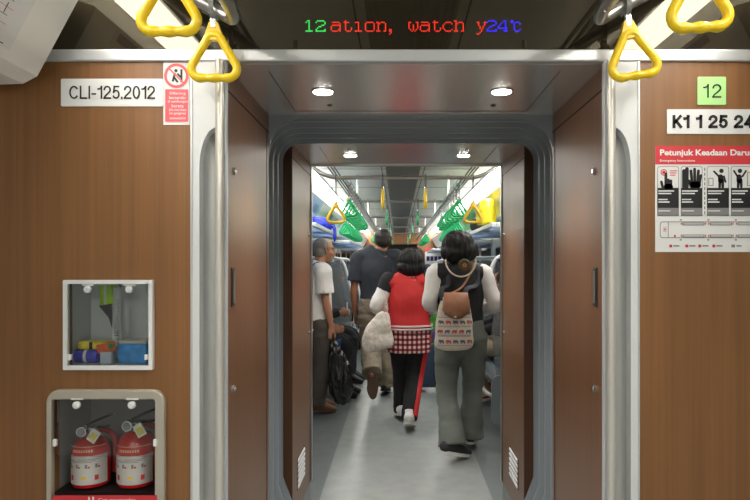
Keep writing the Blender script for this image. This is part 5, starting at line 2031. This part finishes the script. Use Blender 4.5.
# --- old man in white shirt, holding a black bag
OH = 1.60
J = jset(OH, 1.05)
J.update(head=V((.0, .085, 1.488)), neck=V((0, .03, 1.375)), chest=V((0, .0, 1.17)), elR=V((.20, .015, 1.04)), wrR=V((.185, .075, .80)), elL=V((-.20, 0, 1.03)), wrL=V((-.17, .14, .85)),
         anL=V((-.10, .03, .077)), toL=V((-.11, .19, .03)), anR=V((.09, -.03, .077)), toR=V((.10, .13, .03)))
OROT = math.radians(-62)
OLOC = (-.80, 5.52, 0)
r_, hp, R, hk, k = person('person with thin grey hair in a white polo shirt, facing the seats at left', OLOC, OROT, J, OH, SKIN2, 1.05, -.1, {'R': (0, .1, -1)}, 1.2)
trousers(r_, J, k, CLDG, r=(.112, .100, .084, .082, .078), waist=(.160, .130), wr=.007, low=.0)
torso_top(r_, J, k, CLW, 'polo_shirt', V((0, 0, .755)), [(.170, .146), (.168, .140), (.168, .132), (.155, .092)], 'short', (.078, .076, .07), wr=.006)
obj('shoulder_strap', T([(.10, -.13, 1.18), (.085, -.10, 1.30), (.075, -.02, 1.375), (.06, .08, 1.33), (.0, .135, 1.2)], [(.014, .004)] * 5, side=(1, 0, 0), sub=4, seg=8), BLACK, r_, local=True, auto=60)
bm = bmesh.new()
for i in range(4):
    box(bm, .262, .266, -.034 + i * .018, -.024 + i * .018, 1.115, 1.122)
obj('sleeve_print', bm, INK, r_, local=True)
hair(r_, [(hp(0, -.028, .034), (.082, .090, .082), R), (hp(0, -.052, -.012), (.082, .062, .070), R)], HAIRG, wr=.002)
for sd in 'LR':
    shoe(r_, J['an' + sd], J['to' + sd], k, mat('sandal_brown', (122, 84, 58), .6), RUBBR, name='sandal')
Mo = Matrix.Translation(V(OLOC)) @ Matrix.Rotation(OROT, 4, 'Z')
hnd = Mo @ (J['wrR'] + V((0, .02, -.10)))
pb = thing('plastic_bag', 'black plastic carrier bag held by the white polo wearer', 'bag', (hnd.x, hnd.y, .13))
hx, hy, hz = hnd
bm = T([(hx + .075, hy + .0, .16), (hx + .07, hy, .22), (hx + .055, hy, .42), (hx + .02, hy, .58), (hx, hy, hz - .02)], [(.075, .05), (.105, .075), (.095, .065), (.055, .04), (.02, .015)], side=(1, 0, 0), sub=5, seg=20, cap='round')
remeshed('bag_body', bm, mat('black_plastic', (20, 20, 22), .22, spec=.8), pb, .008, 2, wr=(.020, 30, 30, 8), local=False)
obj('bag_handle', T([(hx, hy - .012, hz - .03), (hx - .004, hy - .015, hz + .035), (hx, hy + .02, hz + .04), (hx + .004, hy + .012, hz - .03)], [(.012, .004)] * 4, side=(1, 0, 0), sub=4, seg=8), mat('black_plastic', (20, 20, 22), .28), pb, auto=60)

# --- seated and distant passengers
def seated(label, x, y, rot, cloth, legs, skin, hairm, shoes, hands_up=True, H=1.62, lace=None, knee=None, dx=0.0):
    J = {}
    J.update(pelvis=V((0, 0, .56)), waist=V((0, -.03, .70)), chest=V((0, -.035, .88)), neck=V((0, -.01, 1.06)), head=V((0, .05, 1.175)),
             shL=V((-.175, -.02, 1.0)), shR=V((.175, -.02, 1.0)), elL=V((-.215, .08, .775)), elR=V((.215, .08, .775)), wrL=V((-.07, .30, .80)), wrR=V((.07, .30, .80)),
             hipL=V((-.085, .02, .56)), hipR=V((.085, .02, .56)), knL=V((-.10, .43, .545)), knR=V((.10, .43, .545)), anL=V((-.10, .42 + dx, .085)), anR=V((.10, .40 + dx, .085)),
             toL=V((-.11, .57 + dx, .03)), toR=V((.11, .55 + dx, .03)))
    if not hands_up:
        J.update(wrL=V((-.09, .30, .68)), wrR=V((.09, .30, .68)))
    r_, hp, R, hk, k = person(label, (x, y, 0), rot, J, H, skin, .95, 0, {'L': (.3, 1, .1), 'R': (-.3, 1, .1)}, 1.0, headtilt=-.25)
    tr_ = trousers(r_, J, k, legs, r=(.10, .095, .078, .070, .066), waist=(.160, .125), wr=.005, low=0, crotch=False)
    torso_top(r_, J, k, cloth, 'shirt', V((0, -.01, .53)), [(.175, .135), (.170, .13), (.172, .128), (.155, .088)], 'long', (.075, .066, .055), wr=.005)
    hair(r_, [(hp(0, -.025, .030), (.088, .095, .085), R), (hp(0, -.05, -.01), (.082, .062, .072), R)], hairm, wr=.003)
    for sd in 'LR':
        shoe(r_, J['an' + sd], J['to' + sd], k, shoes, RUBB if shoes is not CLRD else RUBW, lace=lace)
    if knee:
        for sd in 'LR':
            kn, h = J['kn' + sd], J['hip' + sd]
            for f, mm in ((.12, knee[0]), (.24, knee[1]), (.36, knee[0])):
                c = kn.lerp(h, f)
                bm = T([c + (kn - c).normalized() * .022, c - (kn - c).normalized() * .022], .090 * k, sub=1, seg=18)
                obj('knee_band', bm, mm, r_, local=True, auto=60)
    M = Matrix.Translation((x, y, 0)) @ Matrix.Rotation(rot, 4, 'Z')
    return r_, J, M


DEN, DENL = mat('denim_blue', (56, 84, 140), .8), mat('denim_pale', (168, 190, 220), .8)
NEON = mat('neon_lace', (170, 232, 60), .5)
A = math.radians(-90)
seated('person seated nearest on the left bench, blue banded knees and black sports shoes', -1.02, 6.18, A, CLBK, CLBK, SKIN2, HAIRB, RUBB, False, lace=NEON, knee=(DEN, DENL), dx=-.02)
r_, J, M = seated('person in black seated on the left bench holding up a phone', -1.02, 6.92, A, CLBK, CLBK, SKIN2, HAIRB, RUBB, True)
p = M @ V((0, .385, .845))
ph = thing('phone', 'phone held in the hands of the seated person in black', 'phone', p)
obj('case', B(p.x - .005, p.x + .004, p.y - .036, p.y + .036, p.z - .07, p.z + .075, bev=.003), WHITEG, ph)
obj('screen', B(p.x - .0055, p.x - .0045, p.y - .032, p.y + .032, p.z - .064, p.z + .068), INK, ph)
seated('person in dark clothes seated on the second left bench beyond the door', -1.02, 9.35, A, CLNV, CLBK, SKIN, HAIRB, RUBB, False)
seated('person with beige trousers and red shoes seated on the right bench', 1.03, 5.95, -A, CLBK, mat('cloth_beige', (196, 178, 150), .85), SKIN2, HAIRB, CLRD, False, dx=-.20)

# distant standing passenger in navy
NH = 1.58
J = jset(NH)
r_, hp, R, hk, k = person('person in navy jacket standing far down the aisle beyond the red vest', (.205, 8.0, 0), 0, J, NH, SKIN2)
trousers(r_, J, k, CLBK)
torso_top(r_, J, k, mat('cloth_navy', (40, 48, 80), .8), 'jacket', V((0, 0, .80)), [(.175, .135), (.172, .13), (.175, .13), (.16, .09)], 'long', (.076, .068, .055))
hair(r_, [(hp(0, -.02, .025), (.092, .10, .092), R), (hp(0, -.045, -.02), (.090, .068, .075), R)], HAIRB)
for sd in 'LR':
    shoe(r_, J['an' + sd], J['to' + sd], k, RUBB, RUBB)

# suitcase
sx, sy = .285, 6.42
su = thing('suitcase', 'dark blue wheeled suitcase on the aisle floor between two walkers', 'suitcase', (sx, sy, 0))
SUM = mat('suitcase_blue', (46, 62, 84), .45)
obj('shell', B(sx - .17, sx + .17, sy - .11, sy + .11, .055, .52, bev=.03, seg=4), SUM, su, auto=40)
for q in (-.10, -.03, .04, .11):
    obj('ridge', B(sx + q - .008, sx + q + .008, sy - .115, sy - .105, .10, .47, bev=.003), SUM, su)
obj('zip_band', B(sx - .172, sx + .172, sy - .012, sy + .012, .053, .522, bev=.02), INK, su)
for q in (-.13, .13):
    for e in (-.08, .08):
        bm = bmesh.new()
        lathe(bm, [(.024, -.012), (.028, -.008), (.028, .008), (.024, .012)], (sx + q, sy + e, .028), 18, 'x')
        obj('wheel', bm, RUBB, su, auto=40)
        obj('wheel_fork', B(sx + q - .016, sx + q + .016, sy + e - .012, sy + e + .012, .045, .065), INK, su)
hdl = obj('pull_handle', T([(sx - .08, sy + .06, .50), (sx - .08, sy + .06, .90), (sx - .07, sy + .06, .915), (sx + .07, sy + .06, .915), (sx + .08, sy + .06, .90), (sx + .08, sy + .06, .50)], .009, sub=1, seg=10), STEEL, su, auto=50)

# bags on the racks
def soft_bag(name, label, c, w_, d_, h_, m, strap=None):
    t = thing(name, label, 'bag', (c[0], c[1], c[2]))
    x, y, z = c
    bm = T([(x, y, z + .012), (x, y, z + .03), (x - .01, y, z + h_ * .55), (x + .01, y, z + h_ * .9), (x + .01, y, z + h_)], [(w_ * .85, d_ * .85), (w_, d_), (w_ * .95, d_ * .95), (w_ * .55, d_ * .6), (w_ * .2, d_ * .3)], side=(1, 0, 0), sub=4, seg=20)
    bb = remeshed('bag_body', bm, m, t, .012, 3, wr=(.018, 9, 9, 9), local=False)
    zmin = min((full(bb) @ v.co).z for v in bb.data.vertices)
    for v in bb.data.vertices:
        v.co.z += (z + .001 - zmin)
    if strap:
        obj('strap', T(strap, [(.014, .006)] * len(strap), side=(0, 1, 0), sub=5, seg=8), m, t, auto=60)
    return t


soft_bag('cloth_bag', 'bright blue cloth bag with hanging strap on the left luggage rack', (-.86, 6.35, 1.716), .11, .26, .13, mat('cloth_blue', (34, 52, 200), .7),
         [(-.80, 6.3, 1.80), (-.715, 6.3, 1.76), (-.70, 6.31, 1.66), (-.715, 6.34, 1.60), (-.725, 6.38, 1.66), (-.74, 6.4, 1.75), (-.84, 6.42, 1.79)])
soft_bag('plastic_bag', 'bulging yellow bag on the right luggage rack', (.835, 5.95, 1.716), .095, .17, .27, mat('yellow_cloth', (240, 216, 30), .5))
soft_bag('cloth_bag', 'dark bag at the far end of the right luggage rack', (.86, 6.75, 1.716), .09, .14, .16, BLACK)
